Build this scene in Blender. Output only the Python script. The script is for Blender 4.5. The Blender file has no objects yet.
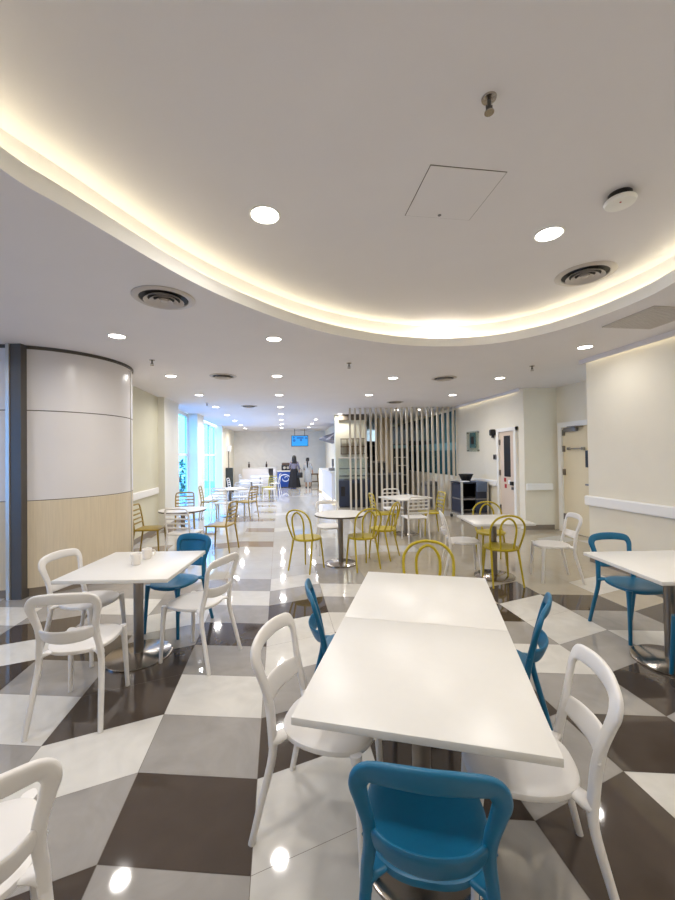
import bpy, bmesh, math, random
from mathutils import Vector, Matrix
random.seed(7)
S = bpy.context.scene
COL = S.collection
PI = math.pi

# ------------------------------------------------------------------ camera
F, H0, CH, ROLL = 388.0, 455.0, 1.62, math.radians(.8)
PITCH = math.atan((H0-450)/F)
fw = Vector((0, math.cos(PITCH), math.sin(PITCH)))
up0 = Vector((0, -math.sin(PITCH), math.cos(PITCH)))
rt0 = Vector((1, 0, 0))
rt = rt0*math.cos(ROLL)-up0*math.sin(ROLL)
up = up0*math.cos(ROLL)+rt0*math.sin(ROLL)
cam_d = bpy.data.cameras.new('camera')
cam = bpy.data.objects.new('camera', cam_d)
COL.objects.link(cam)
m3 = Matrix((rt, up, -fw)).transposed()
cam.matrix_world = Matrix.Translation((0, 0, CH)) @ m3.to_4x4()
cam_d.sensor_fit = 'HORIZONTAL'
cam_d.sensor_width = 36
cam_d.lens = F/675*36
cam_d.clip_start = .02
S.camera = cam

def g(px, py, z=0.0):
    """point of the plane z seen at a place of the photograph"""
    v = rt*(px-337.5)+up*(450-py)+fw*F
    t = (z-CH)/v.z
    return Vector((v.x*t, v.y*t, z))

AX = Vector((-.14, .99, 0)).normalized()          # the hall's long axis
PX = Vector((AX.y, -AX.x, 0))
AXA = math.atan2(AX.y, AX.x)-PI/2                  # rotation of things square to the hall
ZC = 2.97                                          # lower ceiling
ZR = 3.27                                          # raised oval ceiling

# ------------------------------------------------------------------ materials
def lin(c):
    return tuple(((x/255)/12.92 if x/255 <= .04045 else ((x/255+.055)/1.055)**2.4) for x in c)
MATS = {}
def mat(name, rgb, rough=.5, metal=0, spec=.5, noise=0, nscale=4, ndist=0, emis=None, estr=0, bump=0, coat=0, stretch=None):
    if name in MATS: return MATS[name]
    m = bpy.data.materials.new(name); m.use_nodes = True
    nt = m.node_tree; b = nt.nodes['Principled BSDF']
    c = lin(rgb)
    b.inputs['Base Color'].default_value = (*c, 1)
    b.inputs['Roughness'].default_value = rough
    b.inputs['Metallic'].default_value = metal
    b.inputs['Specular IOR Level'].default_value = spec
    b.inputs['Coat Weight'].default_value = coat
    if noise:
        tc = nt.nodes.new('ShaderNodeTexCoord')
        mp = nt.nodes.new('ShaderNodeMapping')
        if stretch: mp.inputs['Scale'].default_value = stretch
        n = nt.nodes.new('ShaderNodeTexNoise')
        n.inputs['Scale'].default_value = nscale; n.inputs['Detail'].default_value = 6
        n.inputs['Distortion'].default_value = ndist
        r = nt.nodes.new('ShaderNodeValToRGB')
        lo = tuple(max(0, x*(1-noise)) for x in c); hi = tuple(min(1, x*(1+noise*.6)) for x in c)
        r.color_ramp.elements[0].position = .3; r.color_ramp.elements[0].color = (*lo, 1)
        r.color_ramp.elements[1].position = .7; r.color_ramp.elements[1].color = (*hi, 1)
        nt.links.new(tc.outputs['Object'], mp.inputs['Vector'])
        nt.links.new(mp.outputs['Vector'], n.inputs['Vector'])
        nt.links.new(n.outputs['Fac'], r.inputs['Fac'])
        nt.links.new(r.outputs['Color'], b.inputs['Base Color'])
        if bump:
            bp = nt.nodes.new('ShaderNodeBump'); bp.inputs['Strength'].default_value = bump
            bp.inputs['Distance'].default_value = .002
            nt.links.new(n.outputs['Fac'], bp.inputs['Height']); nt.links.new(bp.outputs['Normal'], b.inputs['Normal'])
    if emis:
        b.inputs['Emission Color'].default_value = (*lin(emis), 1)
        b.inputs['Emission Strength'].default_value = estr
    MATS[name] = m
    return m
def glass(name, tint, gl=.1, rough=.02):
    m = bpy.data.materials.new(name); m.use_nodes = True
    nt = m.node_tree; nt.nodes.clear()
    o = nt.nodes.new('ShaderNodeOutputMaterial'); mx = nt.nodes.new('ShaderNodeMixShader')
    t = nt.nodes.new('ShaderNodeBsdfTransparent'); t.inputs[0].default_value = (*lin(tint), 1)
    q = nt.nodes.new('ShaderNodeBsdfGlossy'); q.inputs['Roughness'].default_value = rough
    mx.inputs[0].default_value = gl
    nt.links.new(t.outputs[0], mx.inputs[1]); nt.links.new(q.outputs[0], mx.inputs[2]); nt.links.new(mx.outputs[0], o.inputs[0])
    MATS[name] = m
    return m

WALL = mat('wall_paint', (236, 229, 211), .6, noise=.02, nscale=3)
WALLG = mat('greenish_wall_paint', (216, 212, 190), .6, noise=.02, nscale=3)
PILLAR = mat('pillar_paint', (232, 230, 222), .6)
CEIL = mat('ceiling_paint', (230, 226, 227), .75, noise=.015, nscale=2)
COVE = mat('cove_paint', (246, 244, 238), .7)
PANEL = mat('white_cladding', (224, 220, 219), .28, noise=.02, nscale=2)
BLUEP = mat('pale_blue_cladding', (196, 208, 222), .25)
WOOD = mat('pale_oak_laminate', (216, 201, 174), .42, noise=.07, nscale=5, stretch=(14, 14, .6))
JOINT = mat('dark_joint', (96, 86, 74), .6)
GREYM = mat('dark_grey_metal', (88, 84, 80), .4, .3)
ALU = mat('aluminium', (205, 200, 190), .35, .6)
SKIRT = mat('grey_tile_skirting', (136, 124, 110), .3)
T_W = mat('white_marble_tile', (212, 208, 200), .05, noise=.07, nscale=3.2, ndist=2.2, coat=.1)
T_G = mat('grey_marble_tile', (156, 151, 145), .05, noise=.09, nscale=3.0, ndist=2.5, coat=.1)
T_B = mat('brown_tile', (74, 64, 56), .05, noise=.07, nscale=9, ndist=.5, coat=.1)
T_L = mat('pale_grey_tile', (192, 189, 183), .05, noise=.05, nscale=2.4, ndist=2, coat=.1)
T_E = mat('beige_tile', (178, 168, 150), .05, noise=.05, nscale=2.4, ndist=2, coat=.1)
T_T = mat('taupe_tile', (150, 134, 120), .05, noise=.05, nscale=4, coat=.1)
GROUT = mat('grout', (104, 92, 80), .7)
TOPW = mat('white_laminate', (218, 215, 209), .32, noise=.01, nscale=20)
EDGE = mat('cream_laminate_edge', (222, 214, 202), .4)
EDGED = mat('dark_table_edge', (88, 78, 66), .5)
STEEL = mat('brushed_steel', (138, 130, 122), .28, .95, noise=.05, nscale=30, stretch=(1, 1, .05))
CHROME = mat('polished_steel', (176, 168, 160), .2, 1.0)
P_WHITE = mat('white_plastic', (224, 220, 215), .36)
P_BLUE = mat('blue_plastic', (0, 97, 134), .38, noise=.03, nscale=60)
P_YEL = mat('mustard_plastic', (178, 157, 14), .35)
P_OLIVE = mat('olive_plastic', (158, 132, 44), .4)
BLACK = mat('black_plastic', (26, 25, 26), .4)
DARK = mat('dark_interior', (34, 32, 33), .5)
CER = mat('white_ceramic', (236, 230, 222), .2)
NAVY = mat('navy_panel', (38, 46, 66), .4)
SLATW = mat('painted_timber_slat', (212, 204, 190), .5, noise=.04, nscale=6, stretch=(8, 8, .4))
TEALG = mat('teal_tinted_glass', (46, 84, 92), .06, spec=.9)
TEALU = mat('teal_glass_band', (96, 138, 146), .08, spec=.9)
DOORC = mat('cream_door', (228, 212, 176), .45, noise=.02)
DOORP = mat('pinkish_cream_door', (220, 202, 182), .45)
FRAME = mat('white_painted_frame', (240, 238, 232), .4)
RAIL = mat('white_vinyl_rail', (244, 242, 238), .4)
RED = mat('red_sticker', (180, 40, 38), .5)
GREYP = mat('grey_plastic', (120, 118, 118), .5)
MAR = mat('veined_marble_wall', (244, 241, 236), .25, noise=.045, nscale=.9, ndist=4)
BLUEF = mat('deep_blue_panel', (24, 70, 150), .35)
WHITEP = mat('white_print', (240, 242, 246), .5)
TV = mat('blue_screen', (20, 90, 150), .3, emis=(44, 155, 225), estr=.6)
TVD = mat('screen_dark_shape', (16, 70, 130), .4, emis=(16, 80, 150), estr=.6)
SKIN = mat('skin', (196, 150, 122), .5)
HAIR = mat('black_hair', (22, 18, 18), .45)
SKIRTB = mat('black_cloth', (26, 25, 30), .85, noise=.1, nscale=30)
TOPG = mat('grey_lilac_cloth', (116, 112, 128), .85, noise=.1, nscale=30)
DRESS = mat('pale_grey_print_cloth', (178, 182, 188), .85, noise=.2, nscale=28)
CLOTHB = mat('blue_grey_cloth', (96, 110, 134), .9, noise=.1, nscale=40)
WOODS = mat('brown_wood', (112, 86, 60), .5, noise=.15, nscale=6)
LAMP = mat('lit_diffuser', (255, 252, 245), .5, emis=(255, 250, 242), estr=12)
LED = mat('lit_led_strip', (255, 240, 190), .5, emis=(252, 249, 222), estr=5)
SLOT = mat('lit_wall_slot', (255, 244, 220), .5, emis=(255, 246, 222), estr=2.2)
GLOW = mat('lit_counter_strip', (255, 240, 210), .5, emis=(255, 236, 200), estr=3)
LEAF = mat('leaf', (62, 112, 60), .6, noise=.3, nscale=12)
BARK = mat('bark', (92, 76, 60), .8)
OUTB = mat('pale_facade', (200, 214, 226), .7)
OUTG = mat('outside_paving', (176, 184, 188), .8)
WGL = glass('cyan_window_glass', (176, 220, 255), .08)
CGL = glass('clear_glass', (232, 240, 240), .12)
ACR = glass('clear_acrylic', (236, 240, 238), .07, .05)

# ------------------------------------------------------------------ object helpers
def link(name, bm, m, parent=None, loc=None, smooth=True, angle=40):
    me = bpy.data.meshes.new(name)
    bmesh.ops.recalc_face_normals(bm, faces=bm.faces)
    bm.to_mesh(me); bm.free()
    for mm in (m if isinstance(m, (list, tuple)) else [m]): me.materials.append(mm)
    if smooth:
        for p in me.polygons: p.use_smooth = True
        me.set_sharp_from_angle(angle=math.radians(angle))
    o = bpy.data.objects.new(name, me); COL.objects.link(o)
    if parent: o.parent = parent
    if loc is not None: o.location = loc
    return o
def empty(name, loc=(0, 0, 0), rz=0):
    o = bpy.data.objects.new(name, None); COL.objects.link(o)
    o.location = loc; o.rotation_euler = (0, 0, rz); o.empty_display_size = .1
    return o
def tag(o, label, cat, group=None, kind=None):
    o['label'] = label; o['category'] = cat
    if group: o['group'] = group
    if kind: o['kind'] = kind
    return o
def struct(o):
    o['kind'] = 'structure'; return o
def box(bm, c, s, rz=0, bev=0, mi=0):
    r = bmesh.ops.create_cube(bm, size=1)
    vs = r['verts']
    M = Matrix.Translation(c) @ Matrix.Rotation(rz, 4, 'Z') @ Matrix.Diagonal((*s, 1))
    bmesh.ops.transform(bm, matrix=M, verts=vs)
    fs = set(f for v in vs for f in v.link_faces)
    for f in fs: f.material_index = mi
    if bev:
        es = list({e for v in vs for e in v.link_edges})
        bmesh.ops.bevel(bm, geom=es, offset=bev, segments=2, affect='EDGES', profile=.5)
def cyl(bm, c, r, h, seg=24, r2=None, axis=None, mi=0):
    q = bmesh.ops.create_cone(bm, cap_ends=True, segments=seg, radius1=r, radius2=r if r2 is None else r2, depth=h)
    M = Matrix.Translation(c)
    if axis is not None: M = M @ Vector(axis).to_track_quat('Z', 'Y').to_matrix().to_4x4()
    bmesh.ops.transform(bm, matrix=M, verts=q['verts'])
    for f in {f for v in q['verts'] for f in v.link_faces}: f.material_index = mi
def lathe(bm, prof, seg=32, c=(0, 0, 0), closed=False):
    rings = []
    for r, z in prof:
        if r < 1e-5: rings.append([bm.verts.new((c[0], c[1], c[2]+z))])
        else: rings.append([bm.verts.new((c[0]+r*math.cos(2*PI*i/seg), c[1]+r*math.sin(2*PI*i/seg), c[2]+z)) for i in range(seg)])
    pairs = list(zip(rings, rings[1:]))
    if closed: pairs.append((rings[-1], rings[0]))
    for a, b in pairs:
        for i in range(seg):
            j = (i+1) % seg
            if len(a) == 1 and len(b) == 1: continue
            if len(a) == 1: bm.faces.new((a[0], b[i], b[j]))
            elif len(b) == 1: bm.faces.new((a[i], a[j], b[0]))
            else: bm.faces.new((a[i], a[j], b[j], b[i]))
def catmull(pts, n=6, closed=False):
    P = [Vector(p) for p in pts]; out = []
    N = len(P)
    rng = range(N) if closed else range(N-1)
    for i in rng:
        if closed: p0, p1, p2, p3 = P[i-1], P[i], P[(i+1) % N], P[(i+2) % N]
        else: p0, p1, p2, p3 = P[max(i-1, 0)], P[i], P[i+1], P[min(i+2, N-1)]
        for k in range(n):
            t = k/n
            out.append(.5*((2*p1)+(p2-p0)*t+(2*p0-5*p1+4*p2-p3)*t*t+(3*p1-p0-3*p2+p3)*t**3))
    if not closed: out.append(P[-1].copy())
    return out
def sweep(bm, pts, hint, n=6, seg=12, power=2.6, smooth=True):
    """pts: (x,y,z,a,b); a = half size across (in the plane of tangent x hint), b = half size along hint"""
    P = catmull([Vector(p) for p in [q[:3] for q in pts]], n) if smooth else [Vector(q[:3]) for q in pts]
    A = catmull([(q[3], q[4], 0) for q in pts], n) if smooth else [Vector((q[3], q[4], 0)) for q in pts]
    rings = []
    for i, p in enumerate(P):
        t = (P[min(i+1, len(P)-1)]-P[max(i-1, 0)]).normalized()
        hv = Vector(hint(p) if callable(hint) else hint)
        hv = (hv-t*hv.dot(t)).normalized()
        s = t.cross(hv).normalized()
        ring = []
        for k in range(seg):
            a = 2*PI*k/seg
            c, d = math.cos(a), math.sin(a)
            c = math.copysign(abs(c)**(2/power), c); d = math.copysign(abs(d)**(2/power), d)
            ring.append(bm.verts.new(p+s*(A[i].x*c)+hv*(A[i].y*d)))
        rings.append(ring)
    for a, b in zip(rings, rings[1:]):
        for k in range(seg):
            bm.faces.new((a[k], a[(k+1) % seg], b[(k+1) % seg], b[k]))
    bm.faces.new(rings[0][::-1]); bm.faces.new(rings[-1])
def loft(bm, rings, cap=True):
    R = [[bm.verts.new(v) for v in r] for r in rings]
    n = len(R[0])
    for a, b in zip(R, R[1:]):
        for k in range(n): bm.faces.new((a[k], a[(k+1) % n], b[(k+1) % n], b[k]))
    if cap: bm.faces.new(R[0][::-1]); bm.faces.new(R[-1])
def prism(bm, pts, z0, z1, mi=0):
    a = [bm.verts.new((p[0], p[1], z0)) for p in pts]; b = [bm.verts.new((p[0], p[1], z1)) for p in pts]
    n = len(pts)
    fs = [bm.faces.new(a[::-1]), bm.faces.new(b)]
    for i in range(n): fs.append(bm.faces.new((a[i], a[(i+1) % n], b[(i+1) % n], b[i])))
    for f in fs: f.material_index = mi
def poly(name, pts, z0, z1, m, parent=None, smooth=False):
    bm = bmesh.new(); prism(bm, pts, z0, z1); return link(name, bm, m, parent, smooth=smooth)
def along(p, d, l, t):
    """rectangle from p along unit d for length l, thickness t to the left of d"""
    p = Vector((p[0], p[1], 0)); d = Vector((d[0], d[1], 0)).normalized(); q = Vector((-d.y, d.x, 0))
    return [p, p+d*l, p+d*l+q*t, p+q*t]

# ------------------------------------------------------------------ floor
Yb = {0: 1.568}
for j in range(0, 16): Yb[j+1] = Yb[j]+(-.05 if j % 2 == 0 else .258)
for j in range(0, -16, -1): Yb[j-1] = Yb[j]-(-.05 if (j-1) % 2 == 0 else .258)
def tcorner(j, r):
    Y = Yb[j]+.45*r
    return Vector((-1.047+.617*j-.15*(Y-2), Y, 0))
TC = {}
def setc(j, r0, s):
    for i, c in enumerate(s): TC[(j, r0+i)] = c
setc(-5, 4, 'GBGWGG'); setc(-4, 3, 'BGGWGGG'); setc(-3, 1, 'GWBWBGGGG'); setc(-2, -1, 'WBGWGBGWGGG')
setc(-1, -3, 'WGBGWBBGWGGLL'); setc(0, -4, 'GWGGBGWGBGWGLL'); setc(1, -3, 'BGWWBGWWBGWLL')
setc(2, -3, 'WBGBWGBWGWGGL'); setc(3, -3, 'GWBGBWGBWGEEE'); setc(4, -3, 'WGWBGWGBEBEEE')
setc(5, -3, 'GBWGBGWWBEEEE'); setc(6, -3, 'WGBGBWGBEEEEE'); setc(7, -3, 'GWGBWGBEWEEEE'); setc(8, 0, 'WBGWBGEEEE')
bm = bmesh.new()
IDX = {'W': 0, 'G': 1, 'B': 2, 'L': 3, 'E': 4, 'T': 5}
rr = random.Random(3)
for j in range(-11, 13):
    for r in range(-12, 47):
        q = [tcorner(j, r), tcorner(j+1, r), tcorner(j+1, r+1), tcorner(j, r+1)]
        c = sum(q, Vector())/4
        if c.y < -3 or c.y > 21.6 or c.x < -6.6 or c.x > 6.2: continue
        k = TC.get((j, r))
        if k is None:
            if r < 6: k = rr.choice('WGBGW')
            else:
                side = c.x-(.3-.14*(c.y-5))
                if side > .6: k = 'E' if rr.random() < .85 else 'L'
                else:
                    if j in (1, 2) : k = 'L' if rr.random() < .9 else 'W'
                    elif j == 0: k = 'T' if r % 3 == 0 else 'L'
                    else: k = rr.choice('LLLTL') if j < 0 else 'L'
        q2 = [c+(p-c)*.9955 for p in q]
        f = bm.faces.new([bm.verts.new(p) for p in q2]); f.material_index = IDX[k]
z = -.0025
f = bm.faces.new([bm.verts.new(p) for p in ((-6.7, -3.4, z), (6.3, -3.4, z), (6.3, 22.4, z), (-6.7, 22.4, z))]); f.material_index = 6
struct(link('floor', bm, [T_W, T_G, T_B, T_L, T_E, T_T, GROUT], smooth=False))

# ------------------------------------------------------------------ ceiling with the oval tray
vis = [(0, 169), (50, 199), (101, 229), (201, 287), (282, 320), (340, 336), (410, 346), (486, 345), (561, 330), (637, 302), (675, 282)]
hp = [g(x, y, ZC) for x, y in vis]
hp += [Vector((2.62, 2.2, ZC)), Vector((2.35, 1.2, ZC)), Vector((1.85, .25, ZC)), Vector((1.0, -.5, ZC)), Vector((.1, -.62, ZC)), Vector((-.8, -.25, ZC)), Vector((-1.35, .3, ZC)), Vector((-1.58, 1.0, ZC))]
hole = catmull(hp, 8, closed=True)
# even out
def smooth_loop(L, it=6):
    for _ in range(it):
        L = [(L[i-1]+L[i]*2+L[(i+1) % len(L)])/4 for i in range(len(L))]
    return L
hole = smooth_loop(hole, 10)
def offset(L, d):
    out = []
    n = len(L)
    cen = sum(L, Vector())/n
    for i in range(n):
        t = (L[(i+1) % n]-L[i-1]).normalized(); q = Vector((t.y, -t.x, 0))
        if q.dot(L[i]-cen) < 0: q = -q
        out.append(L[i]+q*d)
    return out
outl = [(-6.35, -3.35), (5.4, -3.35), (5.4, 22.3), (-5.95, 22.3), (-4.25, 9.1), (-5.35, 8.9), (-5.35, 4.85), (-6.35, 4.85)]
bm = bmesh.new()
ov = [bm.verts.new((x, y, ZC)) for x, y in outl]
hv = [bm.verts.new((p.x, p.y, ZC)) for p in hole]
es = [bm.edges.new((ov[i], ov[(i+1) % len(ov)])) for i in range(len(ov))]+[bm.edges.new((hv[i], hv[(i+1) % len(hv)])) for i in range(len(hv))]
bmesh.ops.triangle_fill(bm, use_beauty=True, use_dissolve=False, edges=es)
struct(link('ceiling', bm, CEIL, smooth=False))
def ringstrip(bm, A, za, B, zb):
    n = len(A)
    a = [bm.verts.new((p.x, p.y, za)) for p in A]; b = [bm.verts.new((p.x, p.y, zb)) for p in B]
    for i in range(n): bm.faces.new((a[i], a[(i+1) % n], b[(i+1) % n], b[i]))
ZL = 3.075
bm = bmesh.new()
h0, h1, h2 = hole, offset(hole, .02), offset(hole, .13)
ringstrip(bm, h0, ZC, h0, ZL); ringstrip(bm, h0, ZL, h1, ZL); ringstrip(bm, h1, ZL, h1, ZC+.01); ringstrip(bm, h1, ZC+.01, h2, ZC+.01)
bmesh.ops.remove_doubles(bm, verts=bm.verts, dist=.0005)
struct(link('trim_1', bm, COVE))
bm = bmesh.new()
ringstrip(bm, h2, ZC+.01, h2, ZR)
a = [bm.verts.new((p.x, p.y, ZR)) for p in h2]
bm.faces.new(a)
bmesh.ops.remove_doubles(bm, verts=bm.verts, dist=.0005)
struct(link('ceiling', bm, CEIL))
bm = bmesh.new()
h3, h4 = offset(hole, .0215), offset(hole, .03)
za, zb = ZC+.02, ZL-.012
ringstrip(bm, h3, zb, h4, zb); ringstrip(bm, h3, za, h4, za); ringstrip(bm, h3, zb, h3, za); ringstrip(bm, h4, zb, h4, za)
bmesh.ops.remove_doubles(bm, verts=bm.verts, dist=.0005)
tag(link('cove_light', bm, LED), 'warm yellowish light strip glowing in the cove around the oval ceiling tray', 'light strip')

# ------------------------------------------------------------------ walls
def wx(Y, x0, y0): return x0-.1414*(Y-y0)
LW = lambda Y: wx(Y, -3.8, 7.2)            # left wall plane
LP = lambda Y: wx(Y, -3.65, 7.2)           # pillar plane
WT = .36
def wallseg(name, fx, Y0, Y1, z0, z1, t, m):
    pts = [(fx(Y0), Y0), (fx(Y1), Y1), (fx(Y1)-t, Y1), (fx(Y0)-t, Y0)]
    return struct(poly(name, pts, z0, z1, m))
wallseg('wall_left', LW, 5.2, 8.66, 0, ZC, .5, WALLG)
wallseg('wall_left', LP, 8.66, 9.85, 0, ZC, .5, PILLAR)
wallseg('wall_left', LP, 12.0, 13.0, 0, ZC, WT, PILLAR)
wallseg('wall_left', LP, 16.9, 21.2, 0, ZC, WT, WALL)
Yback = 21.0
bq = Vector((-5.9, 21.05, 0)); bd = PX
struct(poly('wall_back', along((bq.x, bq.y), (bd.x, bd.y), 9.5, .2), 0, ZC, MAR))
# right side
RN = lambda Y: wx(Y, 3.71, 5.75)            # near wall face
RF = lambda Y: wx(Y, 3.93, 8.1)           # far wall face
RR = lambda Y: wx(Y, 4.62, 8.15)           # recessed wall with the cream door
def rseg(name, fx, Y0, Y1, z0, z1, t, m):
    pts = [(fx(Y0), Y0), (fx(Y1), Y1), (fx(Y1)+t, Y1), (fx(Y0)+t, Y0)]
    return struct(poly(name, pts, z0, z1, m))
rseg('wall_right', RN, -3.2, 5.75, 0, ZC, 1.05, WALL)
rseg('wall_right', RF, 8.15, 11.35, 0, ZC, 1.1, WALL)
rseg('wall_right', RR, 5.7, 8.2, 0, ZC, .3, WALL)
rseg('wall_right', RF, 11.35, 21.2, 0, .95, .3, WALL)
rseg('wall_right', RF, 11.35, 21.2, 2.9, ZC, .3, WALL)
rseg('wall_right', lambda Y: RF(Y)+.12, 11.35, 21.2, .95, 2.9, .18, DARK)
# walls behind the photographer
struct(poly('wall_front', [(-6.3, -3.0), (5.3, -3.0), (5.3, -3.2), (-6.3, -3.2)], 0, ZC, WALL))
struct(poly('wall_side', [(-6.1, -3.2), (-6.1, .9), (-6.3, .9), (-6.3, -3.2)], 0, ZC, WALL))
struct(poly('wall_side', [(-6.1, 2.4), (-6.1, 4.75), (-6.3, 4.75), (-6.3, 2.4)], 0, ZC, WALL))
struct(poly('wall_side', [(-6.1, .9), (-6.1, 2.4), (-6.3, 2.4), (-6.3, .9)], 0, .3, WALL))
struct(poly('wall_side', [(-6.1, .9), (-6.1, 2.4), (-6.3, 2.4), (-6.3, .9)], 2.8, ZC, WALL))
w3 = struct(empty('window_3'))  # unseen window, added to cast cooler daylight on the left low ceiling
for y0, y1 in ((.9, .96), (1.62, 1.68), (2.34, 2.4)): poly('mullion', [(-6.16, y0), (-6.16, y1), (-6.24, y1), (-6.24, y0)], .3, 2.8, FRAME, w3)
poly('pane', [(-6.195, .9), (-6.195, 2.4), (-6.205, 2.4), (-6.205, .9)], .3, 2.8, WGL, w3)
# skirting
def skirt(name, pts): struct(poly(name, pts, 0, .1, SKIRT))
skirt('baseboard_left', [(LW(6.3)+.001, 6.3), (LW(8.66)+.001, 8.66), (LW(8.66)+.016, 8.66), (LW(6.3)+.016, 6.3)])
skirt('baseboard_left', [(LP(8.64)+.001, 8.645), (LP(9.85)+.001, 9.85), (LP(9.85)+.016, 9.85), (LP(8.64)+.016, 8.645)])
skirt('baseboard_right', [(RN(-3), -3), (RN(5.74), 5.74), (RN(5.74)-.015, 5.74), (RN(-3)-.015, -3)])
skirt('baseboard_right', [(RF(8.1)-.015, 8.135), (RR(8.14)-.1, 8.135), (RR(8.14)-.1, 8.15), (RF(8.1)-.015, 8.15)])
skirt('baseboard_right', [(RF(9.12), 9.12), (RF(11.3), 11.3), (RF(11.3)-.015, 11.3), (RF(9.12)-.015, 9.12)])
# wall guards (bumper rails)
def guard(pts, n):
    bm = bmesh.new(); prism(bm, pts, .83, .97)
    bmesh.ops.bevel(bm, geom=list(bm.edges), offset=.012, segments=3, affect='EDGES')
    struct(link('trim_%d' % n, bm, RAIL))
def gpts(fx, Y0, Y1, sgn): return [(fx(Y0), Y0), (fx(Y1), Y1), (fx(Y1)+.05*sgn, Y1), (fx(Y0)+.05*sgn, Y0)]
guard(gpts(lambda Y: LW(Y)+.002, 6.2, 8.56, 1), 2)
guard(gpts(lambda Y: RN(Y)-.002, -2.9, 5.78, -1), 3)
guard([(RF(8.1)-.02, 8.04), (RR(8.15)-.16, 8.04), (RR(8.15)-.16, 8.098), (RF(8.1)-.02, 8.098)], 4)
guard(gpts(lambda Y: RF(Y)-.002, 9.14, 11.0, -1), 5)

# slot lights washing the right walls
def pelmet(n, fx, Y0, Y1, lab):
    pts = [(fx(Y0)-.1, Y0), (fx(Y1)-.1, Y1), (fx(Y1)-.115, Y1), (fx(Y0)-.115, Y0)]
    struct(poly('trim_%d' % n, pts, ZC-.065, ZC, CEIL))
    pts = [(fx(Y0)-.04, Y0), (fx(Y1)-.04, Y1), (fx(Y1)-.07, Y1), (fx(Y0)-.07, Y0)]
    pts[0] = (fx(Y0+.25)-.04, Y0+.25); pts[3] = (fx(Y0+.25)-.07, Y0+.25)
    tag(poly('slot_light', pts, ZC-.008, ZC-.001, SLOT), lab, 'light strip')
pelmet(11, RN, -2.9, 5.74, 'hidden light strip washing the top of the near right wall')
pelmet(12, RF, 8.11, 11.1, 'hidden light strip washing the wall above the narrow door')

# round column with white and oak cladding
C0, CR = Vector((-4.02, 5.51, 0)), .985
bm = bmesh.new(); lathe(bm, [(CR-.02, 0), (CR-.02, .1)], 96, C0); struct(link('baseboard_left', bm, SKIRT))
bm = bmesh.new(); lathe(bm, [(CR, .1), (CR, 1.125)], 96, C0); struct(link('column', bm, WOOD))
bm = bmesh.new(); lathe(bm, [(CR-.006, 1.12), (CR-.006, 2.945)], 96, C0); struct(link('column', bm, JOINT))
bm = bmesh.new(); lathe(bm, [(CR, 1.133), (CR, 2.195)], 96, C0); struct(link('column', bm, PANEL))
bm = bmesh.new(); lathe(bm, [(CR, 2.206), (CR, 2.93)], 96, C0); struct(link('column', bm, PANEL))
bm = bmesh.new(); lathe(bm, [(CR+.012, 2.94), (CR+.012, ZC)], 96, C0); struct(link('trim_6', bm, GREYM))
for ang in (14, -95):
    a = math.radians(ang); p = C0+Vector((math.cos(a), math.sin(a), 0))*(CR+.002)
    bm = bmesh.new(); box(bm, (p.x, p.y, 1.53), (.012, .012, 2.8), a); struct(link('trim_7', bm, ALU))
# dark post and flat panels left of the column
bm = bmesh.new(); box(bm, (-3.735, 4.56, ZC/2), (.125, .12, ZC)); struct(link('trim_8', bm, GREYM, smooth=False))
bm = bmesh.new(); box(bm, (-3.82, 4.55, ZC/2), (.04, .13, ZC)); struct(link('trim_9', bm, ALU, smooth=False))
for z0, z1, mm in ((.1, 1.12, WOOD), (1.13, 2.195, BLUEP), (2.206, 2.93, BLUEP)):
    struct(poly('wall_left', [(-6.2, 4.6), (-3.84, 4.6), (-3.84, 4.7), (-6.2, 4.7)], z0, z1, mm))
struct(poly('wall_left', [(-6.2, 4.62), (-3.84, 4.62), (-3.84, 4.75), (-6.2, 4.75)], 0, ZC, JOINT))

# windows
def window(n, Y0, Y1):
    root = struct(empty('window_%d' % n, (0, 0, 0)))
    fx = lambda Y: LP(Y)-WT+.06
    t = .07
    def seg(name, Ya, Yb_, z0, z1, m, tt=t, off=0):
        pts = [(fx(Ya)+off, Ya), (fx(Yb_)+off, Yb_), (fx(Yb_)+off-tt, Yb_), (fx(Ya)+off-tt, Ya)]
        return poly(name, pts, z0, z1, m, root)
    seg('window_frame', Y0, Y1, 0, .07, FRAME); seg('window_frame', Y0, Y1, 2.86, ZC, FRAME)
    seg('transom', Y0, Y1, 1.66, 1.73, FRAME)
    W = Y1-Y0
    n_ = 3 if W > 3 else 2
    for k in range(n_+1):
        yy = Y0+(W-.06)*k/n_
        seg('mullion', yy, yy+.06, .07, 2.86, FRAME)
    seg('pane', Y0, Y1, .07, 2.86, WGL, .008, -.03)
    seg('sill', Y0, Y1, 0, .03, RAIL, .28, .28)
window(1, 9.85, 12.0); window(2, 13.0, 16.9)
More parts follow.
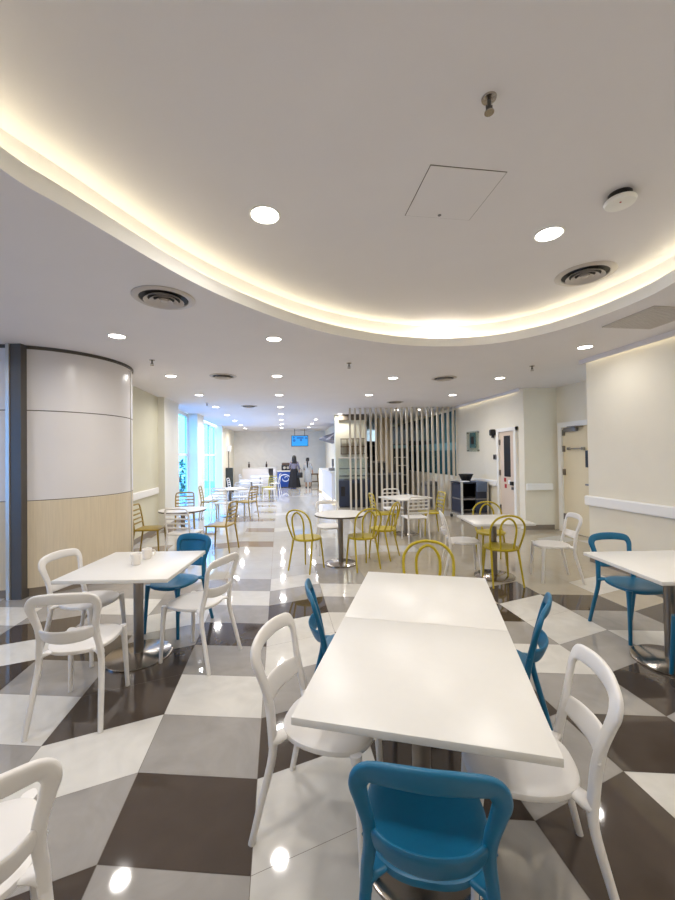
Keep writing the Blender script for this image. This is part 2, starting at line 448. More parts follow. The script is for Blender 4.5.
# outdoors
struct(poly('ground', [(-6.4, -8), (-6.4, 4.9), (-5.2, 8.5), (-5.9, 25), (-40, 45), (-40, -8)], -.12, -.06, OUTG))
b_ = empty('building', (-17, 27, -.06), .2)
bm = bmesh.new(); box(bm, (0, 0, 4), (9, 6, 8)); link('wall', bm, OUTB, b_, smooth=False)
for k in range(4):
    for q in range(3):
        bm = bmesh.new(); box(bm, (-3.4+2.2*k, -3.0, 1.6+2.3*q), (1.2, .12, 1.3)); link('window', bm, TEALU, b_, smooth=False)
tag(b_, 'pale blue building seen outside through the tall windows', 'building')
def shrub(p, h, lab):
    r = empty('shrub', p)
    bm = bmesh.new(); cyl(bm, (0, 0, h*.3), .03, h*.6, 8); link('stem', bm, BARK, r)
    bm = bmesh.new(); q = random.Random(int(h*100))
    for i in range(150):
        a = q.random()*2*PI; rad = .38*math.sqrt(q.random()); zz = h*(.3+.7*q.random())
        c = Vector((rad*math.cos(a), rad*math.sin(a), zz)); d = Vector((q.uniform(-1, 1), q.uniform(-1, 1), q.uniform(-.3, 1))).normalized()
        s = d.orthogonal().normalized()*.05
        bm.faces.new([bm.verts.new(v) for v in (c, c+d*.09+s, c+d*.2, c+d*.09-s)])
    link('foliage', bm, LEAF, r)
    tag(r, lab, 'shrub')
shrub((-5.3, 12.6, -.06), 1.5, 'green leafy shrub outside the first tall window')
shrub((-6.4, 17.2, -.06), 1.3, 'green leafy shrub outside the second tall window')

# doors
d1 = struct(empty('door_1'))
Dn = Vector((-PX.x, -PX.y, 0))               # into the room
def rpt(fx, Y, off, z): return Vector((fx(Y)-off, Y, z))
def rbox(name, fx, Y0, Y1, z0, z1, off0, off1, m, parent, bev=0):
    pts = [(fx(Y0)-off0, Y0), (fx(Y1)-off0, Y1), (fx(Y1)-off1, Y1), (fx(Y0)-off1, Y0)]
    bm = bmesh.new(); prism(bm, pts, z0, z1)
    if bev: bmesh.ops.bevel(bm, geom=list(bm.edges), offset=bev, segments=2, affect='EDGES')
    return link(name, bm, m, parent, smooth=bool(bev))
rbox('door_leaf', RR, 6.72, 7.94, .01, 2.12, .0, .03, DOORC, d1)
rbox('door_frame', RR, 7.94, 8.04, 0, 2.22, 0, .07, FRAME, d1); rbox('door_frame', RR, 6.62, 6.72, 0, 2.22, 0, .07, FRAME, d1)
rbox('door_frame', RR, 6.62, 8.04, 2.12, 2.22, 0, .071, FRAME, d1)
for zz in (.25, 1.15, 1.62, 1.95): rbox('hinge', RR, 7.88, 7.95, zz, zz+.12, .03, .05, STEEL, d1)
rbox('door_closer', RR, 7.52, 7.86, 2.02, 2.1, .03, .09, STEEL, d1, .01); rbox('closer_arm', RR, 7.4, 7.6, 2.1, 2.115, .03, .2, STEEL, d1)
bm = bmesh.new(); p = rpt(RR, 7.55, .07, 1.68); cyl(bm, p, .014, .42, 12, axis=AX); link('push_bar', bm, CHROME, d1)
for yy in (7.37, 7.74): rbox('bar_end', RR, yy, yy+.03, 1.655, 1.705, .03, .085, GREYP, d1)
rbox('door_sign', RR, 7.23, 7.36, 1.32, 1.64, .03, .036, BLACK, d1)
rbox('door_handle', RR, 7.22, 7.32, .98, 1.01, .03, .08, STEEL, d1)
d2 = struct(empty('door_2'))
rbox('door_leaf', RF, 8.44, 9.02, .01, 2.1, 0, .03, DOORP, d2)
rbox('door_frame', RF, 9.02, 9.1, 0, 2.18, 0, .06, FRAME, d2); rbox('door_frame', RF, 8.36, 8.44, 0, 2.18, 0, .06, FRAME, d2)
rbox('door_frame', RF, 8.36, 9.1, 2.1, 2.18, 0, .061, FRAME, d2)
rbox('vision_panel', RF, 8.6, 8.84, 1.08, 2.0, .03, .035, BLACK, d2)
rbox('door_handle', RF, 8.47, 8.56, .9, .98, .03, .08, BLACK, d2)
for yy, zz in ((8.78, .96), (8.62, .92), (8.76, .82)): rbox('sticker', RF, yy, yy+.08, zz, zz+.09, .03, .033, RED if zz != .92 else WHITEP, d2)
for zz in (.3, 1.1, 1.8): rbox('hinge', RF, 8.98, 9.03, zz, zz+.12, .03, .05, STEEL, d2)
rbox('push_plate', RF, 8.46, 8.58, .8, .86, .03, .035, STEEL, d2)

# things on the right wall
t = empty('wall_notice', rpt(RF, 10.3, 0, 1.5))
def loc(o, p): return Vector(p)-o.location
def rb2(name, root, fx, Y0, Y1, z0, z1, off0, off1, m, bev=0):
    o = rbox(name, fx, Y0, Y1, z0, z1, off0, off1, m, None, bev)
    o.data.transform(Matrix.Translation(-root.location)); o.parent = root
    return o
rb2('acrylic_sheet', t, RF, 9.98, 10.62, 1.66, 2.2, .03, .038, ACR)
rb2('pictogram_panel', t, RF, 10.14, 10.46, 1.76, 2.16, .022, .03, TEALU)
rb2('pictogram', t, RF, 10.22, 10.38, 1.86, 2.06, .0385, .041, BLACK)
for yy in (10.0, 10.57):
    for zz in (1.68, 2.15): rb2('standoff', t, RF, yy, yy+.025, zz, zz+.025, 0, .045, STEEL)
tag(t, 'clear acrylic notice with teal pictogram on the right wall above the trolley', 'sign')
t = empty('dispenser', rpt(RF, 9.27, 0, 2.1))
rb2('housing', t, RF, 9.22, 9.33, 2.03, 2.18, 0, .11, BLACK, .015); rb2('nozzle', t, RF, 9.25, 9.3, 1.98, 2.03, .03, .07, DARK)
tag(t, 'small black wall dispenser high beside the door with dark vision panel', 'dispenser')
t = empty('wall_switch', rpt(RF, 9.27, 0, 1.5))
rb2('plate', t, RF, 9.21, 9.33, 1.46, 1.58, 0, .02, GREYP, .004); rb2('rocker', t, RF, 9.24, 9.3, 1.48, 1.56, .02, .032, BLACK)
tag(t, 'grey and black wall switch below the black dispenser', 'switch')
# small box on left far wall
t = empty('wall_box', (LP(18.4), 18.4, 2.0))
bm = bmesh.new(); box(bm, (.09, 0, 0), (.18, .3, .26), AXA, .015); link('housing', bm, WHITEP, t)
bm = bmesh.new(); cyl(bm, (.04, .1, -.75), .02, 1.25, 8); link('conduit', bm, BLACK, t)
tag(t, 'small white box with black conduit on the wall after the last window', 'wall box')

# teal glass front beyond the slat screen
gf = empty('glass_front', (RF(15), 15, 0))
def gseg(name, Y0, Y1, z0, z1, o0, o1, m):
    o = rbox(name, RF, Y0, Y1, z0, z1, o0, o1, m, None); o.data.transform(Matrix.Translation(-gf.location)); o.parent = gf
for k in range(5):
    y0 = 11.38+1.45*k
    gseg('lower_pane', y0, y0+1.42, .96, 1.72, -.06, -.048, TEALG); gseg('upper_pane', y0, y0+1.42, 1.95, 2.9, -.06, -.048, TEALG)
    gseg('band', y0, y0+1.42, 1.72, 1.95, -.065, -.045, TEALU); gseg('mullion', y0+1.42, y0+1.45, .96, 2.9, -.09, -.04, GREYM)
tag(gf, 'teal tinted glass shop front on the right beyond the slat screen', 'glass front')

# ------------------------------------------------------------------ slat screen
sl, sr = Vector((.37, 11.25, 0)), Vector((3.38, 11.3, 0))
t = empty('slat_screen', (sl+sr)/2)
NS = 21
for k in range(NS):
    p = sl.lerp(sr, k/(NS-1))-t.location
    bm = bmesh.new(); box(bm, (p.x, p.y, ZC/2), (.055, .085, ZC-.004), 0, .004); link('slat', bm, SLATW, t)
tag(t, 'floor to ceiling screen of pale upright timber slats', 'screen')

# ------------------------------------------------------------------ the food stalls behind
BX = lambda Y: wx(Y, -.07, 13.0)
struct(poly('wall_stall', [(BX(13), 13.0), (.98, 13.0), (.98, 13.25), (BX(13.25), 13.25)], 0, ZC, WALLG))
struct(poly('wall_stall', [(BX(13.25)+.55, 13.25), (BX(13.25)+.75, 13.25), (BX(21)+.75, 21.1), (BX(21)+.55, 21.0)], 0, ZC, WALL))
struct(poly('trim_10', [(.05, 12.9), (1.0, 12.9), (1.0, 12.998), (.05, 12.998)], 2.78, ZC, mat('dark_bulkhead', (80, 70, 58), .6)))
cc = empty('service_counter', (BX(15.5)-.05, 15.5, 0))
bm = bmesh.new(); prism(bm, [Vector(p)-cc.location for p in ((BX(13.3)-.1, 13.3, 0), (BX(17.3)-.1, 17.3, 0), (BX(17.3)+.5, 17.3, 0), (BX(13.3)+.5, 13.3, 0))], .08, 1.0); link('counter_body', bm, PANEL, cc, smooth=False)
bm = bmesh.new(); prism(bm, [Vector(p)-cc.location for p in ((BX(13.3)-.14, 13.28, 0), (BX(17.34)-.14, 17.34, 0), (BX(17.3)+.52, 17.34, 0), (BX(13.3)+.52, 13.28, 0))], 1.0, 1.05); link('counter_top', bm, TOPW, cc, smooth=False)
bm = bmesh.new(); prism(bm, [Vector(p)-cc.location for p in ((BX(13.4)-.04, 13.4, 0), (BX(17.2)-.04, 17.2, 0), (BX(17.2)+.4, 17.2, 0), (BX(13.4)+.4, 13.4, 0))], 0, .08); link('plinth', bm, GLOW, cc, smooth=False)
bm = bmesh.new(); box(bm, Vector((BX(17.25)-.13, 17.25, .53))-cc.location, (.05, .05, .9), AXA); link('light_strip', bm, GLOW, cc, smooth=False)
tag(cc, 'long white service counter with lit edge beside the beige stall wall', 'counter')
for (Y0, Y1, zz, lab) in ((13.9, 15.4, 2.0, 'grey sloping stall canopy above the white service counter, nearer one'), (16.2, 18.2, 2.15, 'grey sloping stall canopy above the white service counter, farther one')):
    bm = bmesh.new()
    P0 = [(BX(Y)+.55, Y) for Y in (Y0, Y1)]; P1 = [(BX(Y)-.05, Y) for Y in (Y0, Y1)]
    r0 = [Vector((*P0[0], zz)), Vector((*P0[0], 2.62)), Vector((*P1[0], zz+.26)), Vector((*P1[0], zz+.2))]
    r1 = [Vector((*P0[1], zz)), Vector((*P0[1], 2.62)), Vector((*P1[1], zz+.26)), Vector((*P1[1], zz+.2))]
    loft(bm, [r0, r1]); tag(link('canopy', bm, mat('canopy_grey', (120, 118, 126), .5), smooth=False), lab, 'canopy')
# till on counter
t = empty('till', (BX(14.2)+.1, 14.2, 1.05), AXA+PI/2)
bm = bmesh.new(); box(bm, (0, 0, .05), (.34, .36, .1), 0, .01); link('cash_drawer', bm, GREYP, t)
bm = bmesh.new(); box(bm, (0, .04, .3), (.34, .04, .26), 0, .01); link('screen', bm, BLACK, t)
bm = bmesh.new(); cyl(bm, (0, .04, .14), .03, .1, 12); link('stand', bm, GREYP, t)
tag(t, 'grey till with dark screen standing on the white service counter', 'till')

# display chiller in front of the beige stall wall
t = empty('display_chiller', (.5, 12.28, 0))
bm = bmesh.new(); box(bm, (0, .0, .44), (.95, .7, .8), 0, .01); link('cabinet', bm, NAVY, t)
bm = bmesh.new(); box(bm, (0, 0, .03), (.9, .64, .06)); link('plinth', bm, BLACK, t, smooth=False)
bm = bmesh.new(); loft(bm, [[(-.47, -.33, .84), (-.47, .33, .84), (-.47, .33, 1.5), (-.47, .1, 1.5)], [(.47, -.33, .84), (.47, .33, .84), (.47, .33, 1.5), (.47, .1, 1.5)]]); link('glass_hood', bm, CGL, t, smooth=False)
for zz, dd in ((.95, .5), (1.18, .34)):
    bm = bmesh.new(); box(bm, (0, .33-dd/2, zz), (.9, dd, .015)); link('shelf', bm, DARK, t, smooth=False)
bm = bmesh.new(); box(bm, (0, .22, 1.52), (.96, .26, .04), 0, .01); link('top_cap', bm, ALU, t)
bm = bmesh.new(); box(bm, (-.35, -.358, .5), (.12, .012, .3)); box(bm, (.05, -.358, .5), (.3, .012, .5)); link('vent_grille', bm, BLACK, t, smooth=False)
tag(t, 'navy display chiller with sloping glass hood behind the left end of the slats', 'display chiller')
t = empty('wine_rack', (.52, 12.88, 1.75))
for xx in (-.4, -.2, 0, .2, .4):
    bm = bmesh.new(); box(bm, (xx, 0, .15), (.02, .16, .5)); link('divider', bm, WOODS, t, smooth=False)
for zz in (-.1, .14, .4):
    bm = bmesh.new(); box(bm, (0, 0, zz), (.84, .16, .02)); link('shelf', bm, WOODS, t, smooth=False)
tag(t, 'dark wooden wall rack on the beige stall wall above the navy chiller', 'rack')
# beige pillar and kitchen line further back
struct(poly('column', [(1.5, 14.4), (1.98, 14.4), (1.98, 14.9), (1.5, 14.9)], 0, ZC, mat('beige_pillar', (206, 186, 156), .6)))
t = empty('drinks_fridge', (2.35, 14.6, 0))
bm = bmesh.new(); box(bm, (0, .1, 1.0), (.62, .55, 2.0), 0, .015); link('cabinet', bm, BLACK, t)
bm = bmesh.new(); box(bm, (0, -.19, 1.05), (.54, .03, 1.55)); link('door', bm, mat('dark_fridge_glass', (30, 36, 42), .08), t, smooth=False)
for zz in (.5, .85, 1.2, 1.5):
    bm = bmesh.new(); box(bm, (0, -.206, zz), (.5, .006, .02)); link('shelf_edge', bm, ALU, t, smooth=False)
bm = bmesh.new(); box(bm, (0, -.18, 1.9), (.54, .02, .12)); link('header', bm, TEALU, t, smooth=False)
tag(t, 'tall black drinks fridge right of the beige pillar behind the slats', 'fridge')
t = empty('kitchen_counter', (1.62, 13.4, 0))
bm = bmesh.new(); box(bm, (0, 0, .48), (1.15, .55, .9), 0, .01); link('cabinet', bm, DARK, t)
bm = bmesh.new(); box(bm, (0, 0, .95), (1.2, .6, .04), 0, .01); link('worktop', bm, GREYP, t)
tag(t, 'dark low counter standing behind the middle of the slat screen', 'counter')
t = empty('coffee_machine', (1.42, 13.4, .97))
bm = bmesh.new(); box(bm, (0, 0, .2), (.5, .42, .34), 0, .02); link('body', bm, BLACK, t)
bm = bmesh.new(); box(bm, (0, 0, .4), (.52, .44, .05), 0, .01); link('cup_rail', bm, STEEL, t)
for xx in (-.12, .12):
    bm = bmesh.new(); cyl(bm, (xx, -.25, .16), .035, .06, 12); cyl(bm, (xx, -.32, .16), .012, .16, 8, axis=(0, 1, 0)); link('brew_handle', bm, CHROME, t)
bm = bmesh.new(); box(bm, (0, 0, .015), (.46, .4, .03)); link('feet', bm, BLACK, t)
tag(t, 'black coffee machine with steel rail on the dark counter behind the slats', 'coffee machine')
t = empty('grinder', (1.95, 13.4, .97))
bm = bmesh.new(); box(bm, (0, 0, .16), (.18, .22, .32), 0, .02); link('body', bm, BLACK, t)
bm = bmesh.new(); lathe(bm, [(0, .32), (.05, .32), (.09, .5), (.09, .52), (0, .52)], 16); link('hopper', bm, CGL, t)
tag(t, 'black coffee grinder beside the coffee machine behind the slats', 'grinder')
t = empty('shelving_unit', (1.3, 16.9, 0), AXA)
for xx in (-.9, .9, 0):
    bm = bmesh.new(); box(bm, (xx, 0, 1.1), (.04, .4, 2.2)); link('upright', bm, DARK, t, smooth=False)
for zz in (.2, .65, 1.1, 1.55, 2.0):
    bm = bmesh.new(); box(bm, (0, 0, zz), (1.8, .4, .03)); link('shelf', bm, GREYM, t, smooth=False)
bm = bmesh.new(); box(bm, (0, .2, 1.1), (1.84, .02, 2.2)); link('back_panel', bm, DARK, t, smooth=False)
tag(t, 'dark open shelving standing far behind the slat screen', 'shelving')
# grey bin by right end of the slats
p = g(436, 512)
t = empty('waste_bin', (2.85, 12.0, 0))
bm = bmesh.new(); lathe(bm, [(0, 0), (.23, 0), (.27, .62), (.27, .64), (0, .64)], 28); link('body', bm, GREYP, t)
bm = bmesh.new(); lathe(bm, [(0, .64), (.29, .64), (.29, .7), (.24, .76), (0, .78)], 28); link('lid', bm, mat('bin_lid', (88, 86, 84), .5), t)
tag(t, 'grey round waste bin with a darker lid behind the right end of the slats', 'bin')

# serving trolley against the right wall
pt = g(472, 513); tl = Vector((2.95, 9.75, 0))
t = empty('tray_trolley', (3.27, 9.72, 0), AXA)
for sx in (-.33, .33):
    for sy in (-.3, .3):
        bm = bmesh.new(); box(bm, (sx, sy, .5), (.04, .04, .84)); link('post', bm, ALU, t, smooth=False)
        bm = bmesh.new(); cyl(bm, (sx, sy, .045), .045, .035, 16, axis=(1, 0, 0)); link('caster', bm, BLACK, t)
for zz in (.14, .5, .9):
    bm = bmesh.new(); box(bm, (0, 0, zz), (.68, .62, .03), 0, .005); link('shelf', bm, GREYP if zz < .9 else NAVY, t)
for sx in (-.32, .32):
    bm = bmesh.new(); box(bm, (sx, 0, .52), (.012, .56, .7)); link('side_panel', bm, NAVY, t, smooth=False)
bm = bmesh.new(); box(bm, (.0, .29, .52), (.62, .012, .7)); link('back_panel', bm, DARK, t, smooth=False)
bm = bmesh.new(); box(bm, (.17, -.3, .5), (.3, .014, .66)); link('door', bm, NAVY, t, smooth=False)
bm = bmesh.new(); sweep(bm, [(-.37, -.28, .93, .012, .012), (-.42, -.28, .96, .012, .012), (-.44, 0, .965, .012, .012), (-.42, .28, .96, .012, .012), (-.37, .28, .93, .012, .012)], (0, 0, 1)); link('handle', bm, ALU, t)
tag(t, 'navy clearing trolley with metal posts against the right wall', 'trolley')
M_ = Matrix.Translation(t.location) @ Matrix.Rotation(AXA, 4, 'Z')
q = empty('bowl', M_ @ Vector((-.02, .1, .916)))
bm = bmesh.new(); lathe(bm, [(0, 0), (.1, 0), (.16, .13), (.175, .17), (.16, .17), (.14, .12), (0, .03)], 28); o = link('bowl_body', bm, BLACK, q)
bm = bmesh.new(); lathe(bm, [(.172, .165), (.182, .165), (.182, .178), (.172, .178)], 28, closed=True); link('rim', bm, DARK, q)
tag(q, 'black bowl standing on top of the navy trolley', 'bowl')
bm = bmesh.new(); box(bm, (0, 0, .012), (.2, .14, .02), .3, .004); o = link('folded_napkin', bm, WHITEP); o.location = M_ @ Vector((-.2, -.18, .917)); tag(o, 'white folded napkin stack on the trolley top beside the black bowl', 'napkin')
bm = bmesh.new()
rings = []
for i, (y, zz) in enumerate([(.05, .925), (-.15, .925), (-.3, .928), (-.345, .915), (-.352, .84), (-.356, .75), (-.352, .68)]):
    rings.append([(x, y+.006*math.sin(9*x+i), zz+.002*math.cos(11*x)) for x in [.02+.28*k/8 for k in range(9)]]+[(x, y+.006*math.sin(9*x+i)+(.008 if i > 2 else 0), zz+(-.006 if i < 3 else .0)) for x in [.3-.28*k/8 for k in range(9)]])
loft(bm, rings); o = link('cleaning_cloth', bm, CLOTHB); o.matrix_world = M_; tag(o, 'blue grey cloth draped over the front of the navy trolley', 'cloth')

# ------------------------------------------------------------------ back of the hall
t = empty('drink_counter', (-2.65, 20.1, 0), AXA)
bm = bmesh.new(); box(bm, (0, .0, .42), (.95, .6, .78), 0, .01); link('cabinet', bm, BLUEF, t)
bm = bmesh.new(); box(bm, (0, 0, .83), (1.0, .64, .06), 0, .01); link('counter_top', bm, TOPW, t)
bm = bmesh.new(); box(bm, (0, 0, .02), (.9, .56, .04)); link('plinth', bm, BLACK, t, smooth=False)
bm = bmesh.new()
for (cx, cz, R0, a0, a1, w) in ((-.1, .46, .2, -.2, PI*1.15, .05), (-.06, .44, .12, PI*.9, PI*2.1, .045), (-.02, .5, .06, 0, PI*1.2, .03)):
    n = 16
    A = []; B = []
    for i in range(n+1):
        a = a0+(a1-a0)*i/n; ww = w*math.sin(PI*(i+.6)/(n+1.2))
        A.append((cx+1.3*(R0+ww/2)*math.cos(a), -.304, cz+(R0+ww/2)*math.sin(a))); B.append((cx+1.3*(R0-ww/2)*math.cos(a), -.304, cz+(R0-ww/2)*math.sin(a)))
    va = [bm.verts.new(p) for p in A]; vb = [bm.verts.new(p) for p in B]
    for i in range(n): bm.faces.new((va[i], va[i+1], vb[i+1], vb[i]))
link('emblem', bm, WHITEP, t)
tag(t, 'deep blue drinks counter with white swirl emblem before the marble wall', 'counter')
M_ = Matrix.Translation(t.location) @ Matrix.Rotation(AXA, 4, 'Z')
q = empty('juice_machine', M_ @ Vector((.05, .05, .861)), AXA)
bm = bmesh.new(); box(bm, (0, 0, .14), (.62, .34, .28), 0, .02); link('body', bm, BLACK, q)
bm = bmesh.new(); box(bm, (0, 0, .34), (.6, .32, .12), 0, .02); link('tank', bm, mat('smoked_tank', (90, 74, 64), .15), q)
for xx in (-.16, .02, .2):
    bm = bmesh.new(); cyl(bm, (xx, -.176, .14), .07, .02, 20, axis=(0, 1, 0)); link('dial', bm, ALU, q)
tag(q, 'black drinks machine with round pale dials on the deep blue counter', 'drinks machine')
# screen hanging from the ceiling
p = g(300, 440.5, 1.62+.02); 
t = empty('hanging_screen', (-1.9, 19.6, 2.2), AXA)
bm = bmesh.new(); box(bm, (0, .03, .16), (.86, .05, .56), 0, .008); link('bezel', bm, BLACK, t)
bm = bmesh.new(); box(bm, (0, .0, .16), (.81, .008, .5)); link('display', bm, TV, t, smooth=False)
bm = bmesh.new(); box(bm, (.02, -.006, .31), (.34, .004, .07))
for xx, zz, w in ((-.28, .18, .14), (.06, .2, .12), (-.3, .33, .1), (.32, .3, .1)): cyl(bm, (xx, -.006, zz), w/2, .004, 14, axis=(0, 1, 0))
link('display_graphic', bm, TVD, t, smooth=False)
for xx in (-.25, .25):
    bm = bmesh.new(); cyl(bm, (xx, .03, .44+.165), .012, .33, 8); link('hanger', bm, GREYM, t)
tag(t, 'bright blue menu screen hanging from the ceiling above the two women', 'screen')
# low white counter along the back wall
t = empty('condiment_counter', (-4.1, 20.4, 0), AXA)
bm = bmesh.new(); box(bm, (-.2, 0, .5), (1.3, .6, .96), 0, .01); link('cabinet', bm, PANEL, t)
bm = bmesh.new(); box(bm, (0, 0, 1.0), (1.75, .64, .05), 0, .01); link('counter_top', bm, TOPW, t)
bm = bmesh.new(); box(bm, (.78, 0, .5), (.16, .6, .96), 0, .01); link('end_post', bm, PANEL, t)
bm = bmesh.new(); box(bm, (.58, .2, .5), (.26, .1, .9)); link('recess', bm, GREYP, t, smooth=False)
tag(t, 'low white counter with a dark recess along the marble back wall', 'counter')
M_ = Matrix.Translation(t.location) @ Matrix.Rotation(AXA, 4, 'Z')
for i, (xx, lab) in enumerate(((-.55, 'dark sauce bottle on the white back counter, left of the pair'), (.35, 'dark sauce bottle on the white back counter, right of the pair'))):
    q = empty('sauce_bottle', M_ @ Vector((xx, 0, 1.026)))
    bm = bmesh.new(); lathe(bm, [(0, 0), (.05, 0), (.05, .16), (.02, .22), (.02, .25), (0, .25)], 14); link('body', bm, mat('dark_bottle', (60, 44, 40), .2), q)
    bm = bmesh.new(); lathe(bm, [(0, .25), (.024, .25), (.024, .3), (0, .3)], 12); link('cap', bm, BLACK, q)
    tag(q, lab, 'bottle', 'bottles on the white back counter')
t = empty('partition_panel', (-5.02, 17.9, 0), AXA)
bm = bmesh.new(); box(bm, (0, 0, .57), (.36, .1, 1.06), 0, .008); link('panel', bm, mat('dark_green_panel', (42, 50, 48), .5), t)
bm = bmesh.new(); box(bm, (0, 0, .02), (.42, .26, .04), 0, .006); link('foot', bm, BLACK, t)
tag(t, 'dark low partition panel standing at the far end of the window wall', 'partition')
# wooden stool
p = g(314.5, 486)
t = empty('wooden_stool', (p.x, p.y+.2, 0), .1)
bm = bmesh.new(); box(bm, (0, 0, .62), (.42, .36, .05), 0, .012); link('seat', bm, WOODS, t)
for sx in (-1, 1):
    for sy in (-1, 1):
        bm = bmesh.new(); sweep(bm, [(sx*.15, sy*.13, .6, .02, .02), (sx*.19, sy*.16, 0, .018, .018)], (1, 0, 0), smooth=False); link('leg', bm, WOODS, t)
for sy in (-1, 1):
    bm = bmesh.new(); box(bm, (0, sy*.15, .22), (.33, .025, .03)); link('stretcher', bm, WOODS, t, smooth=False)
tag(t, 'brown wooden stool standing beside the woman in the pale dress', 'stool')

# ------------------------------------------------------------------ people
def person(name, p, rz, hgt, lab, cloth):
    root = empty(name, p, rz)
    k = hgt/1.6
    bmv = bpy.data.meshes.new('body')
    # joints: +Y is where the person looks
    V = {'pel': (0, 0, .86), 'spi': (0, .0, 1.02), 'che': (0, 0, 1.2), 'nec': (0, .0, 1.35), 'hd0': (0, .015, 1.42), 'hd1': (0, .03, 1.5), 'hd2': (0, .02, 1.57)}
    R = {'pel': (.14, .11), 'spi': (.115, .09), 'che': (.13, .095), 'nec': (.05, .05), 'hd0': (.062, .066), 'hd1': (.074, .088), 'hd2': (.045, .055)}
    E = [('pel', 'spi'), ('spi', 'che'), ('che', 'nec'), ('nec', 'hd0'), ('hd0', 'hd1'), ('hd1', 'hd2')]
    arms = {-1: ((-.17, 0, 1.28), (-.22, .03, 1.03), (-.19, .2, .9), (-.17, .26, .88)), 1: ((.17, 0, 1.28), (.23, -.02, 1.03), (.25, .06, .83), (.25, .09, .77))}
    for s in (-1, 1):
        n = 'LR'[s > 0]
        for i, q in enumerate(arms[s]): V['a%s%d' % (n, i)] = q; R['a%s%d' % (n, i)] = [(.05, .05), (.037, .037), (.027, .027), (.03, .018)][i]
        E += [('che', 'a%s0' % n), ('a%s0' % n, 'a%s1' % n), ('a%s1' % n, 'a%s2' % n), ('a%s2' % n, 'a%s3' % n)]
        for i, q in enumerate(((s*.085, 0, .82), (s*.095, .01, .46), (s*.1, -.02, .08), (s*.11, .1, .03))):
            V['l%s%d' % (n, i)] = q; R['l%s%d' % (n, i)] = [(.085, .085), (.055, .055), (.037, .037), (.032, .028)][i]
        E += [('pel', 'l%s0' % n)]+[('l%s%d' % (n, i), 'l%s%d' % (n, i+1)) for i in range(3)]
        for fi, (dx, ln) in enumerate(((-.02, .06), (-.007, .072), (.007, .068), (.02, .052))):
            w = Vector(arms[s][3]); d = (Vector(arms[s][3])-Vector(arms[s][2])).normalized(); sd = d.cross(Vector((0, 0, 1)) if abs(d.z) < .8 else Vector((0, 1, 0))).normalized()
            V['f%s%d' % (n, fi)] = w+sd*dx+d*ln; R['f%s%d' % (n, fi)] = (.009, .009); E.append(('a%s3' % n, 'f%s%d' % (n, fi)))
        w = Vector(arms[s][3]); V['t%s' % n] = w+sd*(-.04)+d*.015; R['t%s' % n] = (.01, .01); E.append(('a%s3' % n, 't%s' % n))
    keys = list(V); ix = {kk: i for i, kk in enumerate(keys)}
    bmv.from_pydata([Vector(V[kk])*k for kk in keys], [(ix[a], ix[b]) for a, b in E], [])
    o = bpy.data.objects.new('body', bmv); COL.objects.link(o)
    sm = o.modifiers.new('s', 'SKIN'); sm.use_smooth_shade = True
    sk = bmv.skin_vertices[0].data
    for kk in keys:
        sk[ix[kk]].radius = (R[kk][0]*k, R[kk][1]*k); sk[ix[kk]].use_root = kk == 'pel'
    sub = o.modifiers.new('d', 'SUBSURF'); sub.levels = 2; sub.render_levels = 2
    dg = bpy.context.evaluated_depsgraph_get()
    me = bpy.data.meshes.new_from_object(o.evaluated_get(dg)); bpy.data.objects.remove(o)
    me.materials.clear(); me.materials.append(SKIN)
    for pp in me.polygons: pp.use_smooth = True
    b = bpy.data.objects.new('body', me); COL.objects.link(b); b.parent = root
    # face
    bm = bmesh.new()
    for sx in (-1, 1): bmesh.ops.create_uvsphere(bm, u_segments=8, v_segments=6, radius=.011*k, matrix=Matrix.Translation(Vector((sx*.03, .108, 1.49))*k))
    link('eyes', bm, BLACK, root)
    def ell(rings, nm, m, n=24, wav=0):
        bm = bmesh.new(); L = []
        for (cx, cy, zz, rx, ry) in rings:
            L.append([Vector((cx+rx*math.cos(2*PI*i/n)*(1+wav*math.cos(8*PI*i/n*1.5)), cy+ry*math.sin(2*PI*i/n)*(1+wav*math.cos(8*PI*i/n*1.5)), zz))*k for i in range(n)])
        loft(bm, L); return link(nm, bm, m, root)
    def sleeves(m, ln):
        for s in (-1, 1):
            a = arms[s]; e = Vector(a[1]).lerp(Vector(a[2]), ln)
            bm = bmesh.new(); sweep(bm, [(*((Vector(a[0])+Vector((-s*.03, 0, .015)))*k), .056*k, .056*k), (*(Vector(a[1])*k), .046*k, .046*k), (*(e*k), .04*k, .04*k)], (.3, 1, .2), power=2); link('sleeve', bm, m, root)
    cloth(ell, sleeves, k, root)
    tag(root, lab, 'person')
def c1(ell, sleeves, k, root):
    ell([(0, 0, .06, .3, .26), (0, 0, .4, .25, .21), (0, 0, .8, .19, .15), (0, 0, 1.0, .145, .12)], 'long_skirt', SKIRTB, 36, .05)
    ell([(0, 0, .96, .155, .13), (0, 0, 1.1, .15, .12), (0, 0, 1.25, .17, .12), (0, 0, 1.33, .12, .09), (0, 0, 1.37, .06, .065)], 'blouse', TOPG)
    sleeves(TOPG, .5)
    ell([(0, -.07, 1.14, .09, .03), (0, -.08, 1.25, .13, .045), (0, -.05, 1.36, .115, .075), (0, -.022, 1.46, .105, .1), (0, -.01, 1.55, .095, .1), (0, 0, 1.61, .05, .06)], 'long_hair', HAIR)
